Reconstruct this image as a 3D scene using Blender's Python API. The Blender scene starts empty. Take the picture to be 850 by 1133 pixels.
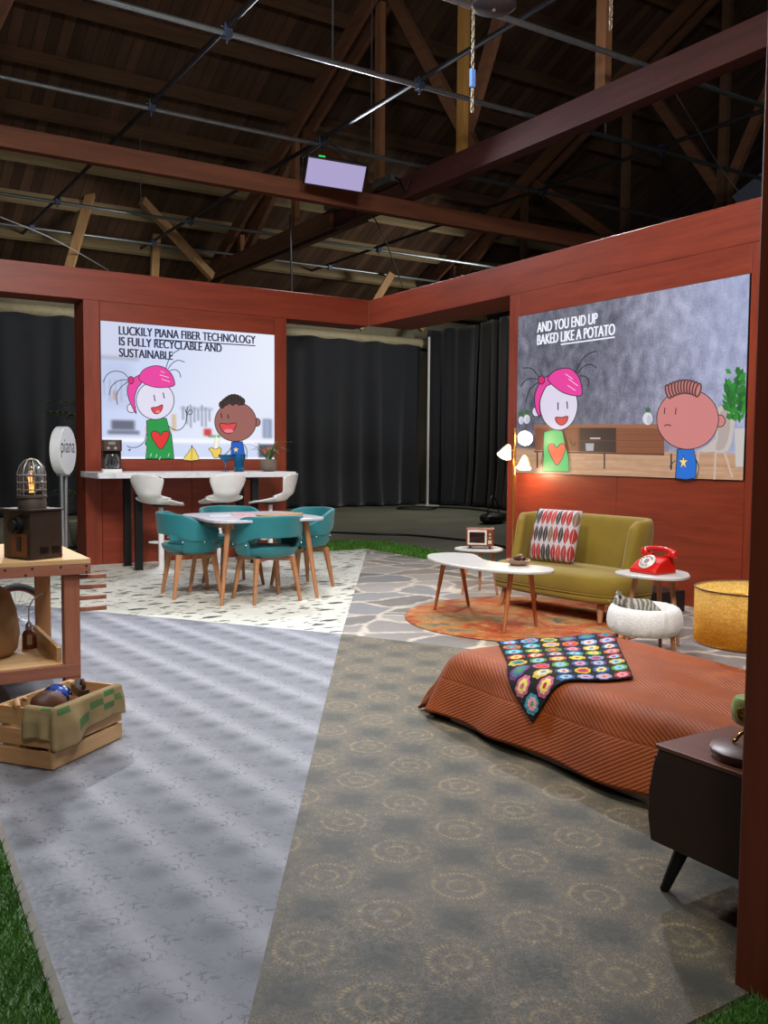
import bpy, bmesh, math, random
from mathutils import Vector as V, Matrix, noise
PI = math.pi; sin, cos = math.sin, math.cos
S = bpy.context.scene; C = S.collection
rnd = random.Random(7)

# ------------------------------------------------------------------ camera
FPX = 1000.0; HC = 1.25
def cam_basis(yaw, p, r):
    f = V((sin(yaw)*cos(p), cos(yaw)*cos(p), -sin(p)))
    rt = V((cos(yaw), -sin(yaw), 0)); dn = f.cross(rt)
    return cos(r)*rt + sin(r)*dn, -sin(r)*rt + cos(r)*dn, f
RT, DN, FW = cam_basis(math.radians(32.42), math.radians(3.735), math.radians(-.4193))
cd = bpy.data.cameras.new('camera'); cam = bpy.data.objects.new('camera', cd); C.objects.link(cam)
up, bk = -DN, -FW
cam.matrix_world = Matrix(((RT.x, up.x, bk.x, 0), (RT.y, up.y, bk.y, 0), (RT.z, up.z, bk.z, HC), (0, 0, 0, 1)))
cd.sensor_fit = 'VERTICAL'; cd.sensor_height = 36; cd.lens = 36*FPX/1133; cd.clip_start = .05; cd.clip_end = 200
S.camera = cam
def ray(x, y): return RT*((x-425)/FPX) + DN*((y-566.5)/FPX) + FW
def on_x(x, y, X): d = ray(x, y); return V((0, 0, HC)) + d*(X/d.x)
def on_y(x, y, Y): d = ray(x, y); return V((0, 0, HC)) + d*(Y/d.y)

# ------------------------------------------------------------------ materials
def lin(c):
    return tuple(((v/255)/12.92 if v/255 <= .04045 else ((v/255+.055)/1.055)**2.4) for v in c[:3]) + (1,)
class NT:
    def __init__(s, name):
        s.m = bpy.data.materials.new(name); s.m.use_nodes = True; s.t = s.m.node_tree
        s.b = s.t.nodes['Principled BSDF']; s.out = s.t.nodes['Material Output']
    def n(s, kind, ins=None, **kw):
        x = s.t.nodes.new('ShaderNode'+kind)
        for k, v in kw.items(): setattr(x, k, v)
        for k, v in (ins or {}).items(): s.put(x.inputs[k], v)
        return x
    def put(s, sock, v):
        if isinstance(v, bpy.types.NodeSocket): s.t.links.new(v, sock)
        elif isinstance(v, bpy.types.Node): s.t.links.new(v.outputs[0], sock)
        else: sock.default_value = v
    def coord(s, kind='Object', scale=(1, 1, 1), loc=(0, 0, 0), rot=(0, 0, 0)):
        tc = s.n('TexCoord'); mp = s.n('Mapping', {'Vector': tc.outputs[kind], 'Scale': scale, 'Location': loc, 'Rotation': rot})
        return mp.outputs[0]
    def noise(s, vec, scale, detail=4, rough=.55, out='Fac', dist=0):
        return s.n('TexNoise', {'Vector': vec, 'Scale': scale, 'Detail': detail, 'Roughness': rough, 'Distortion': dist}).outputs[out]
    def ramp(s, fac, stops, interp='LINEAR'):
        r = s.n('ValToRGB'); r.color_ramp.interpolation = interp; e = r.color_ramp.elements
        while len(e) < len(stops): e.new(.5)
        for el, (p, c) in zip(e, stops):
            el.position = p; el.color = c if len(c) == 4 else lin(c)
        s.put(r.inputs[0], fac); return r.outputs[0]
    def math(s, op, a, b=0.0, c=None):
        x = s.n('Math', operation=op); s.put(x.inputs[0], a); s.put(x.inputs[1], b)
        if c is not None: s.put(x.inputs[2], c)
        return x.outputs[0]
    def mix(s, fac, a, b, mode='MIX'):
        x = s.n('Mix', data_type='RGBA', blend_type=mode)
        s.put(x.inputs[0], fac); s.put(x.inputs[6], a); s.put(x.inputs[7], b); return x.outputs[2]
    def bump(s, h, strength=.3, dist=.01):
        s.put(s.b.inputs['Normal'], s.n('Bump', {'Height': h, 'Strength': strength, 'Distance': dist}).outputs[0])
    def set(s, color=None, rough=None, metal=None, **kw):
        if color is not None: s.put(s.b.inputs['Base Color'], color)
        if rough is not None: s.put(s.b.inputs['Roughness'], rough)
        if metal is not None: s.put(s.b.inputs['Metallic'], metal)
        for k, v in kw.items(): s.put(s.b.inputs[k.replace('_', ' ')], v)
        return s
_mc = {}
def M(name, c, rough=.5, metal=0, var=.12, scale=12, bump=0, spec=None, coat=0, trans=0):
    if name in _mc: return _mc[name]
    t = NT(name); v = t.coord()
    nz = t.noise(v, scale)
    a = tuple(x*(1-var) for x in lin(c)[:3])+(1,); b = tuple(min(1, x*(1+var)) for x in lin(c)[:3])+(1,)
    t.set(t.ramp(nz, [(.3, a), (.7, b)]), rough, metal)
    if bump: t.bump(nz, bump, .004)
    if spec is not None: t.set(Specular_IOR_Level=spec)
    if coat: t.set(Coat_Weight=coat, Coat_Roughness=.1)
    if trans: t.set(Transmission_Weight=trans)
    _mc[name] = t.m; return t.m
def EM(name, c, strength=1.0):
    if name in _mc: return _mc[name]
    t = NT(name); v = t.coord(); nz = t.noise(v, 900, 1)
    col = t.mix(t.math('MULTIPLY', nz, .06), lin(c), (0, 0, 0, 1))
    t.set((0, 0, 0, 1), .6); t.set(Emission_Color=col, Emission_Strength=strength); _mc[name] = t.m; return t.m
def wood(name, dark, light, rough=.45, axis='z', scale=1.0, bump=.08, contrast=(.25, .75)):
    if name in _mc: return _mc[name]
    t = NT(name)
    st = {'x': (1.2, 14, 14), 'y': (14, 1.2, 14), 'z': (14, 14, 1.2)}[axis]
    v = t.coord('Object', tuple(a*scale for a in st))
    n1 = t.noise(v, 1.0, 5, .6, dist=.6); n2 = t.noise(v, 5.0, 3, .6)
    f = t.math('ADD', t.math('MULTIPLY', n1, .7), t.math('MULTIPLY', n2, .3))
    t.set(t.ramp(f, [(contrast[0], dark), (contrast[1], light)]), rough); t.bump(f, bump, .004)
    _mc[name] = t.m; return t.m
def fabric(name, c, rough=.9, scale=250, var=.15, bump=.25, sheen=.2):
    if name in _mc: return _mc[name]
    t = NT(name); v = t.coord()
    big = t.noise(v, 4, 3); fine = t.noise(v, scale, 2)
    f = t.math('ADD', t.math('MULTIPLY', big, .5), t.math('MULTIPLY', fine, .5))
    a = tuple(x*(1-var) for x in lin(c)[:3])+(1,); b = tuple(min(1, x*(1+var)) for x in lin(c)[:3])+(1,)
    t.set(t.ramp(f, [(.35, a), (.65, b)]), rough); t.bump(fine, bump, .002); t.set(Sheen_Weight=sheen)
    _mc[name] = t.m; return t.m

# ------------------------------------------------------------------ mesh builder
class MB:
    def __init__(s): s.v = []; s.f = []; s.mi = []; s.uv = {}
    def add(s, vs, fs, mi=0):
        o = len(s.v); s.v += [tuple(v) for v in vs]
        for f in fs: s.f.append(tuple(i+o for i in f)); s.mi.append(mi)
        return s
    def box(s, c, d, mi=0, rot=None, taper=1.0):
        x, y, z = d[0]/2, d[1]/2, d[2]/2; vs = []
        for k in (-1, 1):
            q = taper if k < 0 else 1
            for a, b in ((-1, -1), (1, -1), (1, 1), (-1, 1)): vs.append(V((a*x*q, b*y*q, k*z)))
        if rot is not None: vs = [rot @ v for v in vs]
        vs = [v+V(c) for v in vs]
        return s.add(vs, [(3, 2, 1, 0), (4, 5, 6, 7), (0, 1, 5, 4), (1, 2, 6, 5), (2, 3, 7, 6), (3, 0, 4, 7)], mi)
    def bar(s, a, b, w, h, mi=0, up=(0, 0, 1), w2=None, h2=None):
        a, b = V(a), V(b); d = (b-a).normalized(); u = V(up)
        if abs(d.dot(u)) > .98: u = V((1, 0, 0)) if abs(d.x) < .9 else V((0, 1, 0))
        r = d.cross(u).normalized(); u = r.cross(d)
        w2 = w2 or w; h2 = h2 or h; vs = []
        for p, ww, hh in ((a, w, h), (b, w2, h2)):
            for i, j in ((-1, -1), (1, -1), (1, 1), (-1, 1)): vs.append(p+r*i*ww/2+u*j*hh/2)
        return s.add(vs, [(3, 2, 1, 0), (4, 5, 6, 7), (0, 1, 5, 4), (1, 2, 6, 5), (2, 3, 7, 6), (3, 0, 4, 7)], mi)
    def tube(s, pts, r, n=10, mi=0, caps=True, closed=False):
        pts = [V(p) for p in pts]; L = len(pts); rs = r if isinstance(r, (list, tuple)) else [r]*L
        vs = []; prev = None
        for i, p in enumerate(pts):
            if closed: d = pts[(i+1) % L]-pts[i-1]
            else: d = pts[min(i+1, L-1)]-pts[max(i-1, 0)]
            d.normalize()
            if prev is None:
                u = V((0, 0, 1)) if abs(d.z) < .9 else V((1, 0, 0))
                u = (u-d*u.dot(d)).normalized()
            else:
                u = prev-d*prev.dot(d); u.normalize()
            prev = u; w = d.cross(u)
            for k in range(n):
                t = 2*PI*k/n; vs.append(p+(u*cos(t)+w*sin(t))*rs[i])
        fs = []
        for i in range(L if closed else L-1):
            j = (i+1) % L
            for k in range(n): fs.append((i*n+k, i*n+(k+1) % n, j*n+(k+1) % n, j*n+k))
        if caps and not closed: fs += [tuple(range(n-1, -1, -1)), tuple((L-1)*n+k for k in range(n))]
        return s.add(vs, fs, mi)
    def lathe(s, prof, c=(0, 0, 0), n=32, mi=0, sx=1, sy=1, rot=None, caps=True):
        vs = []; L = len(prof)
        for r, z in prof:
            for k in range(n):
                t = 2*PI*k/n; p = V((r*cos(t)*sx, r*sin(t)*sy, z))
                vs.append((rot @ p if rot is not None else p)+V(c))
        fs = []
        for i in range(L-1):
            for k in range(n): fs.append((i*n+k, i*n+(k+1) % n, (i+1)*n+(k+1) % n, (i+1)*n+k))
        if caps: fs += [tuple(range(n-1, -1, -1)), tuple((L-1)*n+k for k in range(n))]
        return s.add(vs, fs, mi)
    def ball(s, c, r, n=16, mi=0, rot=None, noise_amp=0, seed=0):
        r = V(r) if not isinstance(r, (int, float)) else V((r, r, r)); vs = []; m = n//2
        for i in range(m+1):
            ph = PI*i/m
            for k in range(n):
                t = 2*PI*k/n; p = V((sin(ph)*cos(t), sin(ph)*sin(t), cos(ph)))
                if noise_amp: p *= 1+noise_amp*noise.noise(p*2.3+V((seed, seed*.7, 0)))
                p = V((p.x*r.x, p.y*r.y, p.z*r.z)); vs.append((rot @ p if rot is not None else p)+V(c))
        fs = []
        for i in range(m):
            for k in range(n): fs.append((i*n+k, (i+1)*n+k, (i+1)*n+(k+1) % n, i*n+(k+1) % n))
        return s.add(vs, fs, mi)
    def prism(s, poly, z0, z1, mi=0, fn=None):
        n = len(poly); vs = [V((x, y, z0)) for x, y in poly]+[V((x, y, z1)) for x, y in poly]
        if fn: vs = [fn(v) for v in vs]
        fs = [tuple(range(n-1, -1, -1)), tuple(range(n, 2*n))]+[(i, (i+1) % n, n+(i+1) % n, n+i) for i in range(n)]
        return s.add(vs, fs, mi)
    def grid(s, fn, nu, nv, mi=0, closed_u=False, uv=True):
        vs = [fn(i/nu, j/nv) for j in range(nv+1) for i in range(nu+1)]
        o = len(s.f); fs = []
        for j in range(nv):
            for i in range(nu):
                a = j*(nu+1)+i; fs.append((a, a+1, a+nu+2, a+nu+1))
                if uv: s.uv[o+len(fs)-1] = ((i/nu, j/nv), ((i+1)/nu, j/nv), ((i+1)/nu, (j+1)/nv), (i/nu, (j+1)/nv))
        return s.add(vs, fs, mi)
    def build(s, name, mats, parent=None, bevel=0, smooth=False, seg=2, solid=0, sub=0, merge=0, off=0, recalc=True):
        me = bpy.data.meshes.new(name); me.from_pydata(s.v, [], s.f)
        if not isinstance(mats, (list, tuple)): mats = [mats]
        for m in mats: me.materials.append(m)
        for p, i in zip(me.polygons, s.mi): p.material_index = i
        if s.uv:
            ul = me.uv_layers.new(name='UVMap')
            for fi, q in s.uv.items():
                for li, c in zip(me.polygons[fi].loop_indices, q): ul.data[li].uv = c
        if recalc or merge:
            b = bmesh.new(); b.from_mesh(me)
            if merge: bmesh.ops.remove_doubles(b, verts=b.verts, dist=merge)
            if recalc: bmesh.ops.recalc_face_normals(b, faces=b.faces)
            b.to_mesh(me); b.free()
        o = bpy.data.objects.new(name, me); C.objects.link(o)
        if parent is not None: o.parent = parent
        if smooth:
            for p in me.polygons: p.use_smooth = True
            if smooth != 'all':
                try: me.set_sharp_from_angle(angle=math.radians(40))
                except Exception: pass
        if solid:
            m = o.modifiers.new('solid', 'SOLIDIFY'); m.thickness = solid; m.offset = off
        if bevel:
            m = o.modifiers.new('bevel', 'BEVEL'); m.width = bevel; m.segments = seg; m.limit_method = 'ANGLE'; m.angle_limit = math.radians(40)
        if sub:
            m = o.modifiers.new('sub', 'SUBSURF'); m.levels = sub; m.render_levels = sub
        return o
def thing(name, label, cat, loc=(0, 0, 0), rz=0, group=None, scale=1):
    o = bpy.data.objects.new(name, None); C.objects.link(o); o.location = loc; o.rotation_euler = (0, 0, rz)
    o.scale = (scale,)*3; o.empty_display_size = .1
    return tag(o, label, cat, group)
def tag(o, label=None, cat=None, group=None, kind=None):
    if label: o['label'] = label
    if cat: o['category'] = cat
    if group: o['group'] = group
    if kind: o['kind'] = kind
    return o
def struct(o): o['kind'] = 'structure'; return o
def dup(root, loc, rz, label, group=None):
    r = root.copy(); C.objects.link(r); r.location = loc; r.rotation_euler = (0, 0, rz); r['label'] = label
    if group: r['group'] = group
    for ch in list(root.children):
        c = ch.copy(); C.objects.link(c); c.parent = r
        for g in list(ch.children):
            d = g.copy(); C.objects.link(d); d.parent = c
    return r
def rotz(a): return Matrix.Rotation(a, 3, 'Z')
def leg(mb, a, b, r0, r1, n=12): return mb.tube([a, V(a).lerp(V(b), .5), b], [r0, (r0+r1)/2, r1], n)
def rounded(w, d, r, n=6):
    out = []
    for cx, cy, a0 in ((w/2-r, d/2-r, 0), (-w/2+r, d/2-r, 90), (-w/2+r, -d/2+r, 180), (w/2-r, -d/2+r, 270)):
        for k in range(n+1):
            a = math.radians(a0+90*k/n); out.append((cx+r*cos(a), cy+r*sin(a)))
    return out
def smooth_closed(pts, k=6):
    out = []; n = len(pts)
    for i in range(n):
        p0, p1, p2, p3 = (V(pts[(i+j-1) % n]+(0,)) for j in range(4))
        for t in range(k):
            t /= k; q = .5*((2*p1)+(p2-p0)*t+(2*p0-5*p1+4*p2-p3)*t*t+(3*p1-p0-3*p2+p3)*t**3); out.append((q.x, q.y))
    return out
def smooth_open(pts, k=6):
    out = []; n = len(pts); P = [V(p) if len(p) == 3 else V((p[0], p[1], 0)) for p in pts]
    for i in range(n-1):
        p0, p1, p2, p3 = P[max(i-1, 0)], P[i], P[i+1], P[min(i+2, n-1)]
        for t in range(k):
            t /= k; out.append(.5*((2*p1)+(p2-p0)*t+(2*p0-5*p1+4*p2-p3)*t*t+(3*p1-p0-3*p2+p3)*t**3))
    out.append(P[-1]); return out
PANEL_H = wood('set_panel_wood', (104, 36, 20), (150, 62, 36), .42, 'x', .9, .03)
PANEL_V = wood('set_panel_wood_upright', (104, 36, 20), (150, 62, 36), .42, 'z', .9, .03)
PANEL_Y = wood('set_panel_wood_side', (104, 36, 20), (150, 62, 36), .42, 'y', .9, .03)
BEECH = wood('beech_wood', (150, 98, 62), (190, 134, 92), .5, 'z', 1.6, .03)
PINE = wood('pine_wood', (176, 132, 84), (220, 186, 138), .6, 'x', 1.3, .06)
BLACK = M('black_metal', (18, 18, 20), .45, .3)
DARK = M('dark_plastic', (24, 24, 26), .5)
WHITE = M('white_plastic', (222, 222, 222), .35, var=.04)
STEEL = M('brushed_steel', (168, 172, 178), .35, .85)
BRASS = M('brushed_brass', (200, 150, 70), .3, .9)

# ================================================================== SHELL
def floor_mats():
    # grey cracked stone print: a rectangular repeat of 0.265 x 0.208 m
    t = NT('grey_cracked_stone_vinyl'); v = t.coord('Object', (1/.265, 1/.208, 1), (-.52/.265+.5, -2.098/.208+.5, 0), (0, 0, math.radians(-4)))
    sx = t.n('SeparateXYZ', {0: v}); fx = t.math('FRACT', sx.outputs[0]); fy = t.math('FRACT', sx.outputs[1])
    vo = t.coord('Object')
    nz = t.noise(vo, 7, 5); nf = t.noise(vo, 60, 4, .65)
    tile = t.n('CombineXYZ', {0: fx, 1: fy}).outputs[0]
    dx = t.math('SUBTRACT', fx, .5); dy = t.math('MULTIPLY', t.math('SUBTRACT', fy, .5), .8)
    d = t.math('SQRT', t.math('ADD', t.math('MULTIPLY', dx, dx), t.math('MULTIPLY', dy, dy)))
    d = t.math('ADD', d, t.math('MULTIPLY', t.math('SUBTRACT', nf, .5), .12))
    spot = t.n('MapRange', {0: d, 1: .0, 2: .27, 3: .85, 4: 0.0}).outputs[0]
    # pale column beside each spot
    pale = t.n('MapRange', {0: t.math('ABSOLUTE', t.math('SUBTRACT', t.math('FRACT', t.math('ADD', fx, .68)), .5)), 1: .02, 2: .32, 3: .6, 4: 0.0}).outputs[0]
    col = t.mix(pale, lin((128, 130, 138)), lin((182, 182, 190)))
    wob = t.n('VectorMath', {0: tile, 1: t.n('VectorMath', {0: t.noise(tile, 5, 3, out='Color'), 1: (.8, .8, 0)}, operation='MULTIPLY').outputs[0]}, operation='ADD').outputs[0]
    vor = t.n('TexVoronoi', {'Vector': wob, 'Scale': 2.3}, feature='DISTANCE_TO_EDGE')
    crack = t.n('MapRange', {0: vor.outputs[0], 1: .003, 2: .028, 3: .85, 4: 0.0}).outputs[0]
    crack = t.math('MULTIPLY', crack, t.n('MapRange', {0: t.noise(tile, 2.5, 2), 1: .36, 2: .5, 3: 0.0, 4: 1.0}).outputs[0])
    col = t.mix(spot, col, lin((84, 88, 90)))
    col = t.mix(crack, col, lin((70, 70, 74)))
    col = t.mix(t.math('MULTIPLY', nz, .35), col, lin((120, 122, 130)))
    t.set(col, t.n('MapRange', {0: nf, 1: .3, 2: .7, 3: .42, 4: .6}).outputs[0]); t.set(Specular_IOR_Level=.22)
    g = t.m
    # brown-grey damask print with rings, repeat 0.27 m
    t = NT('brown_damask_vinyl'); v = t.coord('Object', (1/.268, 1/.285, 1), (-1.202/.268+.5, -2.123/.285+.5, 0), (0, 0, math.radians(-6)))
    sx = t.n('SeparateXYZ', {0: v}); fx = t.math('SUBTRACT', t.math('FRACT', sx.outputs[0]), .5); fy = t.math('SUBTRACT', t.math('FRACT', sx.outputs[1]), .5)
    d = t.math('SQRT', t.math('ADD', t.math('MULTIPLY', fx, fx), t.math('MULTIPLY', fy, fy)))
    ang = t.math('ARCTAN2', fy, fx)
    ring = t.n('MapRange', {0: t.math('ABSOLUTE', t.math('SUBTRACT', d, .27)), 1: .008, 2: .04, 3: .85, 4: 0.0}).outputs[0]
    dots = t.math('GREATER_THAN', t.math('SINE', t.math('MULTIPLY', ang, 34.0)), -.5)
    ring = t.math('MULTIPLY', ring, dots)
    ring2 = t.n('MapRange', {0: t.math('ABSOLUTE', t.math('SUBTRACT', d, .12)), 1: .008, 2: .03, 3: .6, 4: 0.0}).outputs[0]
    ring = t.math('MAXIMUM', ring, ring2)
    dz = t.math('MULTIPLY', t.math('SUBTRACT', t.noise(t.coord('Object'), 22, 4, .7), .5), .35)
    dia = t.n('MapRange', {0: t.math('ADD', dz, t.math('ADD', t.math('SUBTRACT', .5, t.math('ABSOLUTE', fx)), t.math('SUBTRACT', .5, t.math('ABSOLUTE', fy)))), 1: .18, 2: .46, 3: 1.0, 4: 0.0}).outputs[0]
    vo = t.coord('Object'); big = t.noise(vo, 2.2, 4); fine = t.noise(vo, 85, 3, .7); mid = t.noise(vo, 30, 4, .7)
    lace = t.n('TexVoronoi', {'Vector': vo, 'Scale': 105.0}, feature='DISTANCE_TO_EDGE').outputs[0]
    lace = t.n('MapRange', {0: lace, 1: .03, 2: .12, 3: 1.0, 4: 0.0}).outputs[0]
    base = t.ramp(big, [(.3, (82, 79, 70)), (.7, (102, 96, 84))])
    base = t.mix(t.math('MULTIPLY', dia, .7), base, lin((66, 68, 62)))
    gold = t.math('MULTIPLY', t.math('MAXIMUM', t.math('MULTIPLY', ring, .85), t.math('MULTIPLY', lace, t.math('SUBTRACT', .5, t.math('MULTIPLY', dia, .42)))), t.n('MapRange', {0: mid, 1: .36, 2: .64, 3: .1, 4: 1.1}).outputs[0])
    col = t.mix(gold, base, lin((176, 154, 112)))
    t.set(col, t.n('MapRange', {0: fine, 1: .3, 2: .7, 3: .42, 4: .62}).outputs[0]); t.set(Specular_IOR_Level=.2)
    b = t.m
    # terrazzo
    t = NT('terrazzo_vinyl'); v = t.coord('Object')
    col = t.mix(t.noise(v, 14, 4), lin((206, 205, 192)), lin((226, 226, 216)))
    for k, (sc, rot, thr, c) in enumerate(((6.0, .5, .62, (58, 62, 60)), (9, 1.7, .68, (88, 90, 84)), (15, 2.6, .72, (120, 120, 112)))):
        vv = t.coord('Object', (sc*.7, sc*1.5, 1), (k*3.1, 0, 0), (0, 0, rot))
        vv = t.n('VectorMath', {0: vv, 1: t.n('VectorMath', {0: t.noise(v, sc*2.2, 2, out='Color'), 1: (.5, .5, 0)}, operation='MULTIPLY').outputs[0]}, operation='ADD').outputs[0]
        vo = t.n('TexVoronoi', {'Vector': vv, 'Scale': 1.0, 'Randomness': 1.0}, voronoi_dimensions='2D')
        r = t.n('SeparateColor', {0: vo.outputs['Color']})
        chip = t.math('MULTIPLY', t.math('GREATER_THAN', r.outputs[0], thr), t.math('LESS_THAN', vo.outputs['Distance'], t.math('ADD', .06, t.math('MULTIPLY', r.outputs[1], .26))))
        col = t.mix(chip, col, lin(c))
    t.set(col, .4); t.set(Specular_IOR_Level=.4); te = t.m
    # crazy-paving flagstone print
    t = NT('flagstone_vinyl'); v = t.coord('Object', (1.35, 1.9, 1), (0, 0, 0), (0, 0, .5)); vo = t.coord('Object')
    vv = t.n('VectorMath', {0: v, 1: t.n('VectorMath', {0: t.noise(vo, 2.5, 3, out='Color'), 1: (.55, .55, 0)}, operation='MULTIPLY').outputs[0]}, operation='ADD').outputs[0]
    e = t.n('TexVoronoi', {'Vector': vv, 'Scale': 1.35}, feature='DISTANCE_TO_EDGE', voronoi_dimensions='2D').outputs[0]
    cc = t.n('TexVoronoi', {'Vector': vv, 'Scale': 1.35}, voronoi_dimensions='2D').outputs['Color']
    tone = t.n('SeparateColor', {0: cc}).outputs[0]
    st = t.noise(t.coord('Object', (3, 12, 1), (0, 0, 0), (0, 0, .7)), 1.6, 6, .65)
    stone = t.ramp(tone, [(.1, (82, 80, 80)), (.4, (128, 118, 112)), (.65, (108, 114, 124)), (.9, (150, 146, 142))])
    stone = t.mix(t.math('MULTIPLY', st, .6), stone, lin((172, 166, 158)))
    joint = t.n('MapRange', {0: t.math('ADD', e, t.math('MULTIPLY', t.math('SUBTRACT', t.noise(vo, 18, 4), .5), .12)), 1: .02, 2: .075, 3: 1.0, 4: 0.0}).outputs[0]
    t.set(t.mix(joint, stone, lin((196, 186, 172))), .42); t.set(Specular_IOR_Level=.4); fl = t.m
    return g, b, te, fl
GREY, BROWN, TERR, FLAG = floor_mats()
t = NT('warehouse_concrete'); v = t.coord()
t.set(t.ramp(t.noise(v, .6, 6), [(.3, (92, 92, 78)), (.7, (122, 122, 104))]), .65); t.bump(t.noise(v, 30, 4), .1)
CONC = t.m
MID = (3.061, 5.354)
struct(MB().box((4, 9, -.06), (30, 24, .1)).build('floor', CONC))
def slab(name, poly, mat): struct(MB().prism(poly, -.012, .004).build(name, mat))
slab('floor_grey_print', [MID, (.45, 9.06), (.45, 3.9), (.52, 3.4), (.45, 1.95), (.45, 1.25)], GREY)
slab('floor_brown_print', [MID, (.45, 1.25), (5.37, 1.25)], BROWN)
slab('floor_stone_print', [MID, (5.37, 1.25), (6.1, 1.25), (6.1, 10)], FLAG)
slab('floor_terrazzo_print', [MID, (6.1, 10), (.45, 10), (.45, 9.06)], TERR)
struct(MB().prism([(.425, 1.25), (.45, 1.25), (.45, 1.95), (.52, 3.4), (.5, 3.4), (.425, 1.98)], -.011, .006).build('trim_1', M('floor_edge_tape', (120, 112, 96), .6)))

# set walls: wood panels in front of a dark core, 4 mm joints
ZB, ZT, YW, XW = 2.87, 3.195, 10.0, 6.1
def panels(name, rects, axis, mats):
    # rects: (u0,u1,z0,z1,mi[,depth out]) on the plane, grain by material
    mb = MB()
    for r in rects:
        u0, u1, z0, z1, mi = r[:5]; out = r[5] if len(r) > 5 else 0; g = .002
        th = .04+out
        if axis == 'Y': mb.box(((u0+u1)/2, YW-out+th/2, (z0+z1)/2), (u1-u0-2*g, th, z1-z0-2*g), mi)
        else: mb.box((XW-out+th/2, (u0+u1)/2, (z0+z1)/2), (th, u1-u0-2*g, z1-z0-2*g), mi)
    return struct(mb.build(name, mats, bevel=.0015, seg=1))
LX0, LX1, LZ0, LZ1 = 2.694, 4.76, 1.165, 2.655      # back screen
RY0, RY1, RZ0, RZ1 = 4.41, 7.075, 1.06, 2.632       # right screen
L0, L1 = 2.515, 4.93
panels('wall_back', [(L0, LX0-.003, 0, ZT-.325, 1), (LX1+.003, L1, 0, ZT-.325, 1),
    (LX0-.003, LX1+.003, LZ1+.003, ZB, 0), (LX0-.003, 3.72, 0, LZ0-.003, 0), (3.72, LX1+.003, 0, LZ0-.003, 0)], 'Y', [PANEL_H, PANEL_V])
struct(MB().box(((L0+L1)/2, YW+.22, ZB/2), (L1-L0-.01, .36, ZB-.004)).build('wall_back_core', PANEL_V))
struct(MB().box((2.78, YW+.2, (ZB+ZT)/2), (6.64, .4, ZT-ZB)).build('trim_2', PANEL_H, bevel=.002, seg=1))
panels('wall_right', [(RY1+.003, 7.23, 0, ZB, 1), (RY0-.1, RY0-.003, 0, ZB, 1), (RY0-.003, RY1+.003, RZ1+.003, ZB, 0),
    (5.72, RY1+.003, 0, RZ0-.003, 0), (RY0-.003, 5.72, 0, RZ0-.003, 0), (2.9, RY0-.1, 0, ZB, 0), (1.3, 2.9, 0, ZB, 0)], 'X', [PANEL_Y, PANEL_V])
struct(MB().box((XW+.34, (1.3+7.23)/2, ZB/2), (.58, 7.23-1.3-.004, ZB-.004)).build('wall_right_core', PANEL_V))
struct(MB().box((XW+.325, (1.3+YW-.002)/2, (ZB+ZT)/2), (.65, YW-.002-1.3, ZT-ZB)).build('trim_3', PANEL_Y, bevel=.002, seg=1))
# near pillar of the set at the right edge of the view
mb = MB().box((2.09, 1.09, 1.6), (.56, .4, 3.2)); mb.box((2.09+.05, .895, 1.6), (.44, .02, 3.2))
struct(mb.build('column', wood('near_pillar_wood', (92, 38, 22), (124, 56, 32), .45, 'z', .9, .03), bevel=.004))

# warehouse shell behind
DARKWALL = M('warehouse_wall_paint', (150, 144, 122), .8)
struct(MB().box((4, 19.2, 2.6), (30, .2, 5.2)).build('wall_north', DARKWALL))
struct(MB().box((15.0, 9, 2.6), (.2, 22, 5.2)).build('wall_east', M('warehouse_side_wall', (84, 74, 60), .85)))
struct(MB().tube([(-8, 18.75, 3.98), (13.2, 18.75, 3.98)], .12, 12).build('trim_4', M('cream_duct', (196, 186, 150), .6), smooth=True))

# black drapes
DRAPE = fabric('black_drape', (27, 31, 38), .85, 60, .18, .1, .35)
DRAPE2 = fabric('black_drape_warm', (30, 28, 27), .85, 60, .18, .1, .3)
def drape(a, b, h, label, seed, folds, amp=.09, mat=DRAPE, sag=0.0, pull=0.0, z0=.02):
    a, b = V(a), V(b); L = (b-a).length; d = (b-a)/L; nrm = V((-d.y, d.x, 0)); r = random.Random(seed)
    ph = [r.uniform(0, 6.28) for _ in range(6)]; nu = max(60, int(L*26)); mid = (a+b)/2
    def fn(u, v):
        x = u*L; gather = 1-.55*v
        w = amp*(sin(x*folds*1.6+ph[0]+1.1*sin(x*1.3+ph[1]))*.6+sin(x*folds*.53+ph[2]+v*1.2)*.5+.25*sin(x*folds*2.1+ph[3]-v))
        w *= .45+.75*(1-v); low = max(0, .2-v)*.8
        p = a+d*(x+.05*sin(x*3+ph[4])*(1-v)*2+pull*(1-v)*u)+nrm*(w-low*.6*abs(sin(x*2+ph[5])))
        z = z0+v*(h-z0)-sag*sin(PI*u)*v + .02*sin(x*folds+ph[0])*(v > .97)
        return V((p.x, p.y, z))-V((mid.x, mid.y, 0))
    o = MB().grid(fn, nu, 36).build('curtain', mat, smooth='all', solid=.008); o.location = (mid.x, mid.y, 0)
    return tag(o, label, 'curtain', 'black drapes round the set')
drape((-.5, 18.0, 0), (2.2, 18.0, 0), 3.8, 'black floor length drape at the far left edge of the view', 1, 9)
drape((2.25, 18.05, 0), (7.6, 18.0, 0), 3.8, 'wide black drape behind the round white sign, left of the set column', 2, 7.5)
drape((7.7, 18.1, 0), (12.55, 18.2, 0), 3.84, 'wide black drape in the gap right of the kitchen screen', 3, 7)
drape((12.9, 18.4, 0), (13.35, 16.9, 0), 4.25, 'narrow black drape in the far corner beside the white pole', 4, 9, mat=DRAPE)
drape((13.3, 16.8, 0), (13.0, 12.6, 0), 4.3, 'shiny black drape nearest the brass lamp, hanging in tight folds', 5, 10, .1, DRAPE2)
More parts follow.
